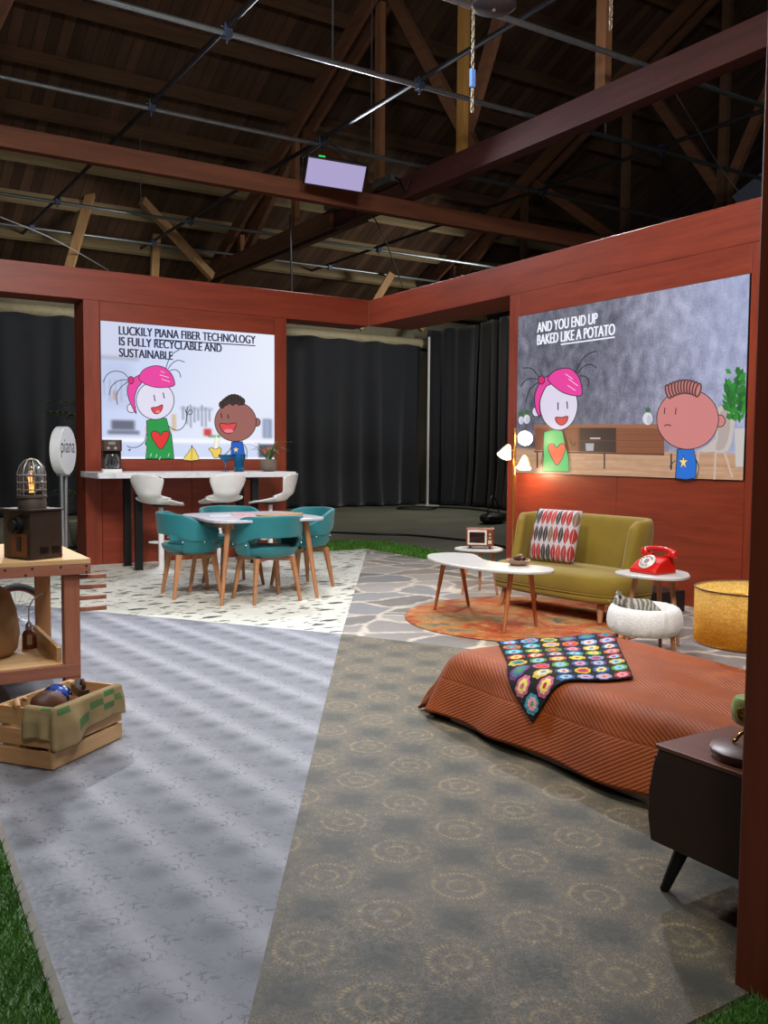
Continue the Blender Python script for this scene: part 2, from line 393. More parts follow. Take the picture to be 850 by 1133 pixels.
mb = MB().tube([(12.47, 17.7, 0), (12.47, 17.7, 4.0)], .03, 10)
mb.box((12.47, 17.7, .005), (.4, .4, .024)); tag(mb.build('drape_pole', WHITE), 'slim white upright pole at the gap between the far drapes', 'pole')

# turf
def turf_mat():
    t = NT('turf_green'); v = t.coord(); g = t.n('NewGeometry')
    n = t.noise(v, 3, 3); f = t.math('ADD', t.math('MULTIPLY', t.noise(v, 120, 2), .6), t.math('MULTIPLY', n, .4))
    t.set(t.ramp(f, [(.3, (44, 86, 20)), (.7, (92, 148, 44))]), .6); return t.m
TURF = turf_mat()
def turf(poly, label, dens, hgt, seed, wid=.004):
    r = random.Random(seed); mb = MB()
    mb.prism(poly, -.009, .004)
    xs = [p[0] for p in poly]; ys = [p[1] for p in poly]
    def inside(x, y):
        c = False; j = len(poly)-1
        for i in range(len(poly)):
            (x1, y1), (x2, y2) = poly[i], poly[j]
            if (y1 > y) != (y2 > y) and x < (x2-x1)*(y-y1)/(y2-y1)+x1: c = not c
            j = i
        return c
    n = int((max(xs)-min(xs))*(max(ys)-min(ys))*dens)
    for _ in range(n):
        x, y = r.uniform(min(xs), max(xs)), r.uniform(min(ys), max(ys))
        if not inside(x, y): continue
        a = r.uniform(0, 6.28); h = hgt*r.uniform(.5, 1.1); l = r.uniform(.2, .9)*hgt; b = r.uniform(0, 6.28)
        dx, dy = cos(a)*wid/2, sin(a)*wid/2; ex, ey = cos(b)*l, sin(b)*l
        mb.add([(x-dx, y-dy, .003), (x+dx, y+dy, .003), (x+dx*.8+ex*.4, y+dy*.8+ey*.4, h*.6), (x-dx*.8+ex*.4, y-dy*.8+ey*.4, h*.6), (x+ex, y+ey, h)], [(0, 1, 2, 3), (3, 2, 4)])
    o = mb.build('artificial_grass', TURF, recalc=False)
    tag(o, label, 'grass', kind='stuff')
turf([(.424, .9), (.424, 1.98), (.478, 3.04), (.5, 3.5), (.1, 3.5), (-.25, 2.6), (-.25, .9)], 'strip of bright artificial grass along the left edge of the grey floor', 22000, .028, 1, .0035)
turf([(1.3, 1.0), (1.45, 1.17), (1.6, 1.23), (1.8, 1.235), (1.805, .7), (1.25, .7)], 'patch of artificial grass at the foot of the near pillar', 42000, .028, 2, .003)
pts = [(5.0, 10.01), (6.1, 10.01), (6.1, 7.24), (6.55, 7.24), (6.62, 8.2), (6.6, 9.0), (6.75, 9.8), (6.75, 10.5), (6.3, 10.95), (5.0, 10.95)]
turf(pts, 'band of artificial grass behind the flagstone floor in the open corner', 3600, .05, 3, .009)

# ================================================================== SCREENS
class Draw:
    """flat artwork shown on a screen: polygons and strokes lying on the panel"""
    def __init__(s, toworld, org, n): s.w = toworld; s.o = V(org); s.n = V(n); s.mb = MB(); s.k = 0; s.mats = []; s.ix = {}
    def mi(s, c, st=1.0):
        key = (c, st)
        if key not in s.ix:
            s.ix[key] = len(s.mats); s.mats.append(EM('screen_ink_%d_%d_%d' % c, c, st))
        return s.ix[key]
    def P(s, p, lift): return s.w(*p) + s.n*(.0006+lift*.00007) - s.o
    def poly(s, pts, c, line=None, lw=3.4, smooth=0, closed=True):
        if smooth: pts = smooth_closed([tuple(p) for p in pts], smooth)
        s.k += 1
        vs = [s.P(p, s.k) for p in pts]; ce = sum(vs, V())/len(vs)
        s.tri(pts, vs, s.mi(c))
        if line: s.stroke(list(pts)+[pts[0]], line, lw)
    def tri(s, pts, vs, mi):
        from mathutils.geometry import tessellate_polygon
        s.mb.add(vs, [tuple(t) for t in tessellate_polygon([[V((p[0], p[1], 0)) for p in pts]])], mi)
    def ell(s, c, rx, ry, col, line=None, lw=3.4, rot=0, n=36):
        pts = []
        for k in range(n):
            a = 2*PI*k/n; x, y = rx*cos(a), ry*sin(a); pts.append((c[0]+x*cos(rot)-y*sin(rot), c[1]+x*sin(rot)+y*cos(rot)))
        s.poly(pts, col, line, lw)
    def stroke(s, pts, c, lw=3.4, smooth=0):
        if smooth: pts = [(q.x, q.y) for q in smooth_open(pts, smooth)]
        s.k += 1; vs = []; n = len(pts)
        for i, p in enumerate(pts):
            a, b = pts[max(i-1, 0)], pts[min(i+1, n-1)]
            dx, dy = b[0]-a[0], b[1]-a[1]; L = math.hypot(dx, dy) or 1
            ox, oy = -dy/L*lw/2, dx/L*lw/2
            vs += [s.P((p[0]+ox, p[1]+oy), s.k), s.P((p[0]-ox, p[1]-oy), s.k)]
        s.mb.add(vs, [(2*i, 2*i+1, 2*i+3, 2*i+2) for i in range(n-1)], s.mi(c))
def text_mesh(body):
    cu = bpy.data.curves.new('text', 'FONT'); cu.body = body; cu.fill_mode = 'FRONT'
    o = bpy.data.objects.new('text', cu); C.objects.link(o)
    dg = bpy.context.evaluated_depsgraph_get(); me = bpy.data.meshes.new_from_object(o.evaluated_get(dg))
    vs = [v.co.copy() for v in me.vertices]; fs = [tuple(p.vertices) for p in me.polygons]
    bpy.data.objects.remove(o); bpy.data.curves.remove(cu); bpy.data.meshes.remove(me)
    x0 = min(v.x for v in vs); x1 = max(v.x for v in vs); y1 = max(v.y for v in vs); y0 = min(v.y for v in vs)
    return vs, fs, x0, x1, y0, y1
def lettering(mb, body, A, B, height, upv, n, mi=0, bold=0):
    """one line of capitals whose baseline runs from A to B (world points)"""
    vs, fs, x0, x1, y0, y1 = text_mesh(body); A, B, u = V(A), V(B), V(upv)
    d = B-A; vv = [A+d*((v.x-x0)/(x1-x0))+u*(height*(v.y)/(y1))+V(n)*.001 for v in vs]
    mb.add(vv, fs, mi)
    if bold:
        for k in (-1, 1): mb.add([p+d.normalized()*bold*k+V(n)*.0004 for p in vv], fs, mi)
def smst(x, a, b):
    t = max(0, min(1, (x-a)/(b-a))) if b != a else float(x > a); return t*t*(3-2*t)
def sb(a, b, a0, a1, b0, b1, q=.02):
    return smst(a, a0-q, a0+q)*(1-smst(a, a1-q, a1+q))*smst(b, b0-q, b0+q)*(1-smst(b, b1-q, b1+q))
def attr_emission(name, strength=1.0):
    t = NT(name); a = t.n('Attribute', attribute_name='picture')
    t.set((0, 0, 0, 1), .5); t.set(Emission_Color=a.outputs['Color'], Emission_Strength=strength); return t.m
def painted(name, fn, P0, P1, P2, nu, nv, mat, parent, org):
    """picture area: P0 top left, P1 top right, P2 bottom left; fn(a, b) -> sRGB"""
    P0, P1, P2 = V(P0), V(P1), V(P2)
    vs = []; cols = []
    for j in range(nv+1):
        for i in range(nu+1):
            a, b = i/nu, j/nv; vs.append(P0+(P1-P0)*a+(P2-P0)*b-V(org)); cols.append(fn(a, b))
    fs = [(j*(nu+1)+i, j*(nu+1)+i+1, (j+1)*(nu+1)+i+1, (j+1)*(nu+1)+i) for j in range(nv) for i in range(nu)]
    o = MB().add(vs, fs).build(name, mat, parent, recalc=False)
    at = o.data.color_attributes.new('picture', 'FLOAT_COLOR', 'POINT')
    for d, c in zip(at.data, cols): d.color = lin(tuple(max(0, min(255, x)) for x in c))
    return o
INK = (28, 26, 34)

# ---- back screen: bright kitchen
YS = 9.984; org = (3.727, YS+.02, LZ0)
scr = thing('video_wall', 'bright video wall over the bar showing a white kitchen and two smiling cartoon children', 'screen', org)
MB().box((0, .008, (LZ1-LZ0)/2), (LX1-LX0, .05, LZ1-LZ0)).build('housing', DARK, scr, bevel=.003)
def kitchen(a, b):
    c = V((196, 208, 242)).lerp(V((226, 232, 250)), smst(a+b*.3, .1, .9))
    c = c.lerp(V((238, 242, 253)), .55*smst(a, .72, 1.0)*(1-smst(b, .3, .8)))
    def put(col, w): nonlocal c; c = c.lerp(V(col), max(0, min(1, w)))
    put((150, 138, 142), .55*sb(a, b, -.1, .2, .245, .275, .016))
    put((206, 208, 226), .6*sb(a, b, -.1, .22, -.1, .25, .03))
    put((176, 186, 216), .5*sb(a, b, .0, .16, .28, .62, .05))
    for k in range(6): put((120, 116, 130), .4*sb(a, b, .012+k*.03, .018+k*.03, .42, .54+.04*(k % 2), .008))
    put((176, 120, 90), .5*sb(a, b, .06, .08, .5, .57, .012))
    put((74, 76, 92), .8*sb(a, b, .05, .175, .715, .785, .014)); put((60, 62, 74), .6*sb(a, b, .03, .2, .79, .82, .012))
    for k in range(8):
        x = .44+k*.022; put((112, 118, 140), .7*sb(a, b, x, x+.01, .6+.02*sin(k*2.1), .73-.03*cos(k*1.7), .007))
    put((150, 156, 182), .5*sb(a, b, .43, .62, .6, .625, .012))
    put((252, 253, 255), .75*sb(a, b, -.1, 1.1, .845, .875, .012))
    put((178, 194, 232), .35*sb(a, b, -.1, 1.1, .885, 1.1, .012))
    put((204, 44, 44), .9*sb(a, b, .565, .61, .765, .82, .012)); put((60, 120, 50), .7*sb(a, b, .59, .645, .815, .83, .008))
    put((206, 92, 60), .7*sb(a, b, .238, .26, .76, .81, .012)); put((210, 170, 120), .7*sb(a, b, .38, .405, .66, .79, .01))
    put((112, 128, 160), .75*sb(a, b, .925, .985, .675, .83, .014)); put((170, 182, 206), .7*sb(a, b, .94, .965, .69, .82, .01))
    put((52, 60, 80), .85*sb(a, b, .9, 1.1, .88, 1.1, .012))
    put((226, 130, 60), .8*sb(a, b, .955, 1.0, .905, .965, .015)); put((190, 60, 60), .6*sb(a, b, .965, .985, .89, .92, .01))
    put((250, 250, 255), .9*sb(a, b, -.1, 1.1, .985, 1.1, .006))
    return tuple(c)
bg = painted('picture', kitchen, (LX0, YS, LZ1), (LX1, YS, LZ1), (LX0, YS, LZ0), 150, 112, attr_emission('kitchen_picture', 1.0), scr, org)
D = Draw(lambda x, y: on_y(100+x/3.864, 380+y/3.864, YS), org, (0, -1, 0))
L = 3.2
def shape(pts, c, line=INK, sm=5, lw=L): D.poly(pts, c, line, lw, sm)
def pen(pts, sm=5, lw=L, c=INK): D.stroke(pts, c, lw, sm)
# girl
pen([(240, 385), (230, 420), (200, 443), (165, 443), (158, 436)]); pen([(160, 456), (172, 452)]); pen([(166, 462), (172, 450)])
pen([(322, 340), (350, 365), (380, 370), (405, 345), (415, 300)])
for q in ([(412, 312), (414, 280), (419, 268)], [(415, 300), (425, 285), (436, 290), (430, 304), (418, 302)], [(413, 300), (405, 284)]): pen(q)
shape([(240, 330), (283, 318), (325, 320), (336, 360), (347, 392), (352, 440), (358, 492), (297, 494), (236, 492), (242, 440), (234, 430), (243, 400)], (22, 150, 66), sm=0)
for x, y in ((262, 470), (300, 484), (285, 474), (338, 470)): pen([(x, y), (x-6, y+14)], 0, 2.4, (214, 240, 224))
shape([(300, 452), (276, 424), (260, 392), (263, 379), (277, 374), (292, 382), (300, 393), (310, 378), (326, 375), (337, 383), (334, 402), (322, 428)], (226, 46, 44), sm=3)
D.ell((175, 277), 18, 19, (226, 222, 242), INK, L)
D.ell((277, 244), 81, 81, (226, 222, 242), INK, L)
shape([(222, 134), (195, 142), (170, 163), (158, 196), (164, 236), (180, 274), (196, 300), (190, 262), (190, 225), (202, 190), (220, 166)], (232, 62, 160))
shape([(207, 150), (222, 118), (250, 101), (285, 95), (320, 105), (346, 130), (359, 160), (358, 180), (330, 187), (295, 189), (262, 184), (232, 172)], (232, 62, 160))
pen([(296, 134), (335, 146)], 0, 2.4, (252, 216, 240)); pen([(304, 152), (340, 164)], 0, 2.4, (252, 216, 240)); pen([(300, 118), (318, 126)], 0, 2, (252, 216, 240))
D.ell((173, 157), 12, 16, (214, 30, 120), INK, L)
for q in ([(164, 150), (140, 125), (100, 119), (70, 135), (55, 166)], [(162, 154), (120, 160), (90, 185), (80, 221)], [(162, 162), (130, 188), (112, 222), (116, 263)],
          [(323, 106), (335, 70), (355, 42), (382, 26)], [(333, 108), (350, 85), (375, 72), (403, 80)], [(340, 116), (362, 112), (380, 124), (386, 146)]): pen(q)
pen([(272, 220), (276, 247)], 0, 4.4); pen([(311, 210), (316, 235)], 0, 4.4)
shape([(260, 276), (284, 272), (308, 262), (305, 284), (290, 300), (272, 298)], (226, 62, 70), sm=3)
D.ell((288, 292), 10, 6, (238, 130, 140))
# banana peel standing on the counter and peeled banana
shape([(433, 446), (444, 452), (455, 472), (462, 498), (398, 498), (416, 470)], (238, 210, 96), sm=2, lw=2.4); pen([(433, 446), (434, 436)], 0, 6, (90, 50, 40)); pen([(434, 452), (432, 496)], 0, 2)
D.poly([(528, 455), (535, 400), (546, 386), (554, 396), (548, 430), (542, 458)], (248, 246, 230), (200, 190, 160), 2, 3)
shape([(505, 452), (520, 446), (536, 452), (552, 444), (560, 456), (552, 482), (540, 490), (526, 486), (518, 466)], (240, 206, 90), sm=3, lw=2.4)
D.ell((547, 397), 7, 6, (70, 190, 80))
# boy
pen([(604, 440), (590, 462), (570, 478), (548, 482)])
pen([(655, 430), (668, 455), (668, 492)])
shape([(603, 422), (650, 420), (656, 450), (662, 494), (600, 494)], (30, 92, 196), sm=0)
D.poly([(622+(14 if k % 2 == 0 else 6)*sin(2*PI*k/10), 454-(15 if k % 2 == 0 else 6)*cos(2*PI*k/10)) for k in range(10)], (246, 226, 150), INK, 2)
D.ell((712, 337), 14, 17, (154, 98, 92), INK, L)
D.ell((620, 335), 89, 84, (154, 98, 92), INK, L)
for k in range(9):
    q = k/8; D.ell((562+q*86, 262-30*sin(q*PI*.85)), 12, 15, (62, 46, 46), (24, 18, 20), 3.2)
for k in range(5): D.ell((580+k*14, 249+4*cos(k*3)), 11, 12, (62, 46, 46), (24, 18, 20), 3)
pen([(558, 298), (561, 319)], 0, 4.4); pen([(587, 304), (590, 322)], 0, 4.4)
shape([(552, 343), (588, 345), (622, 341), (615, 366), (593, 385), (566, 376)], (226, 70, 80), sm=3)
D.ell((590, 374), 20, 8, (238, 130, 140))
D.mb.build('cartoon_figures', D.mats, scr, recalc=False)
mb = MB(); q = lambda x, y: on_y(80+x/3.269, 330+y/3.269, YS-.002)-V(org)
NV = (0, -1, 0); h = .093
for body, A, B in (('LUCKILY PIANA FIBER TECHNOLOGY', (169, 131), (662, 165)), ('IS FULLY RECYCLABLE AND', (170, 170), (540, 195)), ('SUSTAINABLE', (170, 211), (363, 223))):
    lettering(mb, body, q(*A), q(*B), h, (0, 0, 1), NV, 0, .0045)
A, B = q(298, 147), q(662, 170); mb.add([A, B, B+V((0, 0, -.012)), A+V((0, 0, -.012))], [(0, 1, 2, 3)])
mb.build('caption', EM('screen_caption_dark', (36, 40, 66)), scr, recalc=False)['label'] = 'dark capitals at the top of the kitchen picture'

# ---- right screen: living room with a concrete wall
XS = 6.084; org = (XS+.02, (RY0+RY1)/2, RZ0)
scr = thing('video_wall', 'grey video wall above the sofa showing a concrete living room with a smiling girl and sad boy', 'screen', org)
MB().box((.008, 0, (RZ1-RZ0)/2), (.05, RY1-RY0, RZ1-RZ0)).build('housing', DARK, scr, bevel=.003)
def concrete(a, b):
    n = noise.fractal(V((a*9, b*3, 0)), .9, 2.1, 4)*14 + noise.fractal(V((a*30, b*14, 3)), .9, 2.1, 4)*26 + noise.noise(V((a*160, b*120, 5)))*20+noise.noise(V((a*34, b*2, 9)))*6
    k = .92+.5*smst(a, .25, 1.0)+.1*smst(a, .4, .7)*(1-b)
    c = V((104, 104, 120))*k+V((n, n, n*1.02)); c = c.lerp(V((150, 165, 205)), .45*smst(a, .55, 1.05)*(1-.5*b))
    def put(col, w): nonlocal c; c = c.lerp(V(col), max(0, min(1, w)))
    fy = .84+.03*a
    if b > fy-.02:
        gr = noise.noise(V((a*5, b*70, 1)))*16+noise.noise(V((a*30, b*120, 1)))*8
        put((176+gr, 138+gr, 110+gr), smst(b, fy-.006, fy+.006))
    put((54, 50, 56), .55*sb(a, b, .06, .64, .76, fy, .02))
    return tuple(c)
P0, P1, P2 = (XS, RY1, RZ1), (XS, RY0, RZ1), (XS, RY1, RZ0)
painted('picture', concrete, P0, P1, P2, 420, 250, attr_emission('concrete_room_picture', 1.12), scr, org)
D = Draw(lambda x, y: on_x(570+x/3.148, 380+y/3.148, XS), org, (-1, 0, 0))
L = 2.9
WB, WD, WL = (132, 78, 52), (86, 48, 34), (158, 98, 66)
# sideboard
D.poly([(66, 284), (500, 281), (520, 284), (520, 294), (66, 294)], WL)
D.poly([(70, 294), (225, 294), (225, 375), (70, 372)], WB); D.poly([(225, 294), (352, 294), (352, 380), (225, 376)], (52, 38, 36))
D.poly([(352, 294), (520, 295), (520, 384), (352, 380)], WB)
D.poly([(225, 336), (352, 336), (352, 341), (225, 341)], WD); D.poly([(66, 374), (520, 384), (520, 390), (66, 379)], WD)
for y in (318, 338, 360): pen([(356, y), (518, y+1)], 0, 1.6, (104, 58, 40))
for x in (180, 222, 352): pen([(x, 294), (x, 378)], 0, 2, WD)
for k in range(7): pen([(74+k*15, 298), (74+k*15, 370)], 0, 1.2, (116, 66, 46)); pen([(360, 300+k*11), (516, 301+k*11)], 0, 1.1, (144, 88, 60))
for x, y in ((545, 384), (78, 378), (312, 380)): pen([(x, y), (x, y+56)], 0, 5, (30, 28, 30))
D.poly([(246, 348), (276, 348), (274, 374), (248, 374)], (170, 172, 180)); D.poly([(262, 328), (298, 328), (298, 333), (262, 333)], (200, 200, 205))
# vases with sprigs
def vase(x, y, rx, ry):
    for dx, dy in ((-5, -18), (2, -22), (7, -16)): D.poly([(x+dx*.2-3, y-ry+2), (x+dx-4, y-ry+dy*.6), (x+dx, y-ry+dy), (x+dx+4, y-ry+dy*.5), (x+dx*.2+3, y-ry+2)], (60, 104, 60))
    D.ell((x, y), rx, ry, (214, 216, 226)); D.ell((x+rx*.3, y+3), rx*.5, ry*.7, (190, 192, 206))
vase(463, 262, 17, 22); vase(22, 268, 9, 14); vase(42, 264, 11, 16)
# armchair and tall plant
D.poly([(706, 226), (740, 222), (764, 230), (770, 246), (760, 320), (742, 376), (690, 378), (640, 374), (700, 330)], (196, 184, 178), None, 2, 2)
D.poly([(716, 240), (745, 236), (750, 300), (730, 366), (700, 370), (708, 330)], (176, 162, 158), None, 2, 2)
for a, b in (((700, 376), (696, 474)), ((730, 374), (758, 466)), ((640, 374), (634, 450))): pen([a, b], 0, 7, (200, 176, 160))
D.poly([(766, 296), (802, 296), (796, 430), (770, 430)], (196, 190, 188))
r = random.Random(3)
for k in range(80):
    x, y = r.uniform(744, 792), r.uniform(100, 280); a = r.uniform(-.6, .7)+(x-768)*.02; l = r.uniform(26, 44); w = r.uniform(7, 11)
    ux, uy = sin(a), -cos(a); g = r.randint(0, 60)
    ex, ey = min(806, x+ux*l), y+uy*l; mx, my = min(800, x+ux*l*.5), y+uy*l*.5
    D.poly([(x, y), (mx-uy*w, my+ux*w), (ex, ey), (max(mx+uy*w, 730), my-ux*w)], (26+g//3, 84+g, 34+g//4))
# girl
pen([(190, 330), (205, 355), (214, 345)]); 
shape([(103, 308), (136, 300), (168, 305), (176, 345), (190, 400), (190, 447), (98, 445), (102, 392), (100, 340)], (20, 190, 104), sm=0)
pen([(103, 308), (100, 380), (94, 420)], 0)
shape([(150, 424), (132, 400), (118, 368), (122, 352), (136, 350), (148, 364), (158, 352), (172, 350), (178, 362), (172, 390)], (236, 84, 48), sm=3)
D.ell((76, 238), 14, 17, (222, 215, 236), INK, L)
D.ell((155, 214), 66, 88, (222, 215, 236), INK, L)
shape([(135, 112), (108, 118), (86, 142), (72, 180), (73, 220), (82, 246), (92, 252), (88, 215), (96, 180), (112, 150), (128, 140)], (232, 62, 158))
shape([(118, 128), (130, 104), (155, 90), (190, 87), (216, 104), (232, 136), (236, 178), (212, 182), (180, 175), (152, 160)], (232, 62, 158))
pen([(178, 106), (204, 124)], 0, 2.2, (252, 216, 240)); pen([(190, 124), (222, 148)], 0, 2.2, (252, 216, 240)); pen([(186, 146), (214, 164)], 0, 2.2, (252, 216, 240))
D.ell((95, 128), 11, 14, (210, 34, 110), INK, L)
for q_ in ([(88, 120), (62, 88), (30, 86)], [(85, 124), (45, 125), (22, 150)], [(86, 134), (55, 160), (40, 206)], [(214, 100), (235, 60), (260, 36), (288, 27)],
           [(222, 105), (240, 82), (265, 73), (288, 86)], [(230, 113), (250, 116), (260, 134), (258, 152)]): pen(q_)
pen([(153, 205), (153, 232)], 0, 4); pen([(184, 202), (186, 228)], 0, 4)
shape([(144, 258), (166, 258), (187, 254), (182, 274), (166, 285), (150, 277)], (222, 66, 66), sm=3)
# boy
pen([(562, 408), (545, 425), (548, 440)]); pen([(630, 396), (643, 430), (636, 470)])
shape([(569, 368), (626, 368), (636, 420), (633, 468), (600, 474), (562, 469), (566, 420)], (28, 108, 206), sm=0)
D.poly([(590+(17 if k % 2 == 0 else 7)*sin(2*PI*k/10), 414-(24 if k % 2 == 0 else 9)*cos(2*PI*k/10)) for k in range(10)], (246, 216, 140), INK, 2)
D.ell((716, 270), 20, 21, (204, 128, 126), INK, L)
D.ell((605, 264), 108, 105, (204, 128, 126), INK, L)
for k in range(11):
    q_ = k/10; x, y = 538+q_*104, 168-20*sin(q_*PI*.85)+q_*4; D.ell((x, y), 9, 24, (196, 122, 120), (84, 54, 50), 5.5, .5*(q_-.5), 20)
pen([(526, 224), (524, 246)], 0, 3.4); pen([(565, 225), (563, 248)], 0, 3.4); pen([(524, 288), (534, 283), (548, 287)], 3, 3.4)
D.mb.build('cartoon_figures', D.mats, scr, recalc=False)
mb = MB(); q = lambda x, y: on_x(560+x/2.931, 290+y/2.931, XS-.002)-V(org)
NV = (-1, 0, 0); h = .098
for body, A, B in (('AND YOU END UP', (102, 229), (296, 199)), ('BAKED LIKE A POTATO', (102, 269), (353, 235))):
    lettering(mb, body, q(*A), q(*B), h, (0, 0, 1), NV, 0, .0045)
A, B = q(178, 265), q(353, 241); mb.add([A, B, B+V((0, 0, -.012)), A+V((0, 0, -.012))], [(0, 1, 2, 3)])
mb.build('caption', EM('screen_caption_white', (236, 240, 250), 1.1), scr, recalc=False)['label'] = 'white capitals on the concrete picture'

# ================================================================== BAR AND DINING
t = NT('white_stone'); v = t.coord(); 
t.set(t.ramp(t.noise(v, 5, 7, .7, dist=1.2), [(.35, (196, 198, 206)), (.5, (218, 219, 224)), (.72, (228, 228, 232))]), .25); STONE = t.m
bar = thing('bar_counter', 'long white stone bar counter on black legs under the kitchen screen', 'counter', (3.55, 9.55, 0))
MB().prism(rounded(2.225, .72, .03), .972, 1.03).build('counter_top', STONE, bar, bevel=.004)
for x in (-.66, .66):
    for y in (-.2, .2):
        mb = MB().box((x, y, .486), (.075, .06, .97)); mb.box((x, y, .004), (.1, .08, .008)); mb.build('leg', BLACK, bar, bevel=.003)
    MB().box((x, 0, .955), (.06, .38, .03)).build('bracket', BLACK, bar)
# coffee maker
cm = thing('coffee_maker', 'brown drip coffee maker with glass jug at the left end of the bar', 'coffee maker', (2.64, 9.42, 1.03), -.25)
BRN = M('coffee_maker_brown', (70, 46, 40), .35)
mb = MB().prism(rounded(.2, .22, .03), 0, .035); mb.build('base', WHITE, cm, bevel=.004)
MB().prism(rounded(.19, .08, .02), .035, .33, fn=lambda p: p+V((0, .07, 0))).build('back_column', BRN, cm, bevel=.004)
hd = MB().prism(rounded(.2, .22, .03), .22, .335).build('brew_head', BRN, cm, bevel=.006)
for x in (-.035, .035): MB().tube([(x, -.108, .25), (x, -.118, .25)], .014, 12).build('knob', STEEL, hd)
MB().box((0, -.111, .3), (.07, .006, .03)).build('display', M('lcd_grey', (120, 128, 124), .3), hd)
GLASS = M('clear_glass', (235, 240, 245), .04, trans=.95, var=.01)
jug = MB().lathe([(.06, .04), (.072, .06), (.075, .11), (.06, .17), (.05, .19), (.047, .19), (.057, .168), (.071, .11), (.068, .063), (.056, .045)], (0, -.03, 0)).build('glass_jug', GLASS, cm, smooth=True)
MB().lathe([(.055, .047), (.066, .065), (.067, .1), (0.001, .1)], (0, -.03, 0)).build('coffee', M('black_coffee', (34, 18, 12), .15), jug, smooth=True)
MB().tube([(0, -.09, .17), (0, -.13, .165), (0, -.135, .1), (0, -.1, .075)], .008, 8).build('handle', DARK, jug, smooth=True)
# blue glasses
BLUEG = M('blue_glass', (40, 150, 205), .05, trans=.75, var=.05)
g1 = MB().lathe([(.001, 0), (.042, .0), (.04, .006), (.008, .012), (.006, .09), (.012, .1), (.075, .165), (.078, .19), (.074, .19), (.07, .167), (.008, .106), (.001, .104)], n=28).build('cocktail_glass', BLUEG, smooth=True)
g1.location = (3.86, 9.34, 1.03); tag(g1, 'blue cocktail glass with a flared bowl on the bar', 'glass', 'blue glasses on the bar')
g2 = MB().lathe([(.001, 0), (.055, 0), (.056, .01), (.045, .02), (.06, .06), (.05, .1), (.075, .17), (.078, .195), (.074, .195), (.045, .1), (.055, .06), (.04, .026), (.001, .024)], n=28).build('waisted_glass', BLUEG, smooth=True)
g2.location = (4.02, 9.34, 1.03); tag(g2, 'blue pinched-waist tumbler on the bar, nearer the potted plant', 'glass', 'blue glasses on the bar')
# potted plant on the bar
LEAF = M('leaf_green', (58, 92, 44), .5, var=.3, scale=9); LEAFD = M('leaf_dark_green', (34, 62, 34), .5, var=.3, scale=9)
def blade(mb, a, b, c, w, n=8, mi=0, fold=.25):
    """arching leaf from a via b to c, with a crease down the middle"""
    a, b, c = V(a), V(b), V(c); vs = []
    side = (c-a).cross(V((0, 0, 1)));  side = side.normalized() if side.length > 1e-4 else V((1, 0, 0))
    for i in range(n+1):
        t_ = i/n; p = a*(1-t_)**2+b*2*t_*(1-t_)+c*t_*t_; ww = w*(sin(PI*min(1, .12+t_*.88))**.8)*.5
        vs += [p-side*ww+V((0, 0, ww*fold)), p, p+side*ww+V((0, 0, ww*fold))]
    fs = []
    for i in range(n): o = i*3; fs += [(o, o+1, o+4, o+3), (o+1, o+2, o+5, o+4)]
    mb.add(vs, fs, mi)
pp = thing('potted_plant', 'small potted plant with strappy leaves and orange bloom, right end of the bar', 'plant', (4.42, 9.42, 1.03))
MB().lathe([(.055, 0), (.085, .02), (.1, .07), (.095, .13), (.085, .14), (.08, .13), (.001, .125)], n=24).build('pot', M('stoneware', (112, 98, 86), .7, bump=.2), pp, smooth=True)
mb = MB(); r = random.Random(4)
for k in range(22):
    a = r.uniform(0, 6.28); l = r.uniform(.12, .3); h = r.uniform(.12, .26)
    blade(mb, (.02*cos(a), .02*sin(a), .12), (l*.45*cos(a), l*.45*sin(a), .14+h), (l*cos(a), l*sin(a), .12+h*r.uniform(.3, 1)), .02)
mb.build('leaves', LEAF, pp, solid=.001)
mb = MB()
for k in range(9):
    a = 2*PI*k/9; blade(mb, (-.06, -.02, .2), (-.06+.03*cos(a), -.02+.03*sin(a), .25), (-.06+.06*cos(a), -.02+.06*sin(a), .255), .035, 5)
mb.build('bloom', M('orange_petals', (226, 120, 50), .5), pp, solid=.001)

# bar stools
def stool(loc, rz, label):
    r_ = thing('bar_stool', label, 'stool', loc, rz, 'white bar stools at the bar')
    def shell(u, v):
        # v runs from the front lip of the seat, over the seat and up the back; front is +Y
        x = (u-.5)*2
        if v < .5:
            q = v/.5; y = .2-.36*q; z = .735-.02*sin(PI*q)-.035*max(0, .25-q)/.25
            w = .205*(1-.25*max(0, .5-q)**2*4*.35)*(.8+.2*smst(q, 0, .3))
            z += .035*abs(x)**2.5*smst(q, .1, .9)
        else:
            q = (v-.5)/.5; y = -.16-.075*smst(q, 0, .35)-.05*q; z = .735+.285*q**1.1
            w = .205-.07*smst(q, 0, .22)+.062*smst(q, .22, .85)-.012*smst(q, .9, 1)
            y += .055*abs(x)**2
            if q > .85: z -= .05*abs(x)**4*(q-.85)/.15
            z += .035*abs(x)**2.5*(1-smst(q, 0, .4))
        return V((x*w, y, z))
    MB().grid(shell, 18, 36, uv=False).build('seat_shell', WHITE, r_, smooth='all', solid=.018, off=1)
    MB().tube([(0, 0, .02), (0, 0, .4)], .03, 16).tube([(0, 0, .38), (0, 0, .7)], .022, 16).build('column', WHITE, r_, smooth=True)
    MB().lathe([(.001, .715), (.09, .715), (.09, .69), (.03, .67), (.001, .67)], n=24).build('swivel_plate', BLACK, r_, smooth=True)
    MB().lathe([(.2, 0), (.2, .008), (.16, .018), (.07, .035), (.035, .06), (.001, .06)], n=36).build('base', WHITE, r_, smooth=True)
    pts = [(.03, 0, .3)]+[(.15*sin(a), .02+.15*cos(a)-.02, .3) for a in [PI*.5-k*PI/12 for k in range(13)]]+[(-.03, 0, .3)]
    MB().tube(pts, .011, 10).build('footrest', WHITE, r_, smooth=True)
    return r_
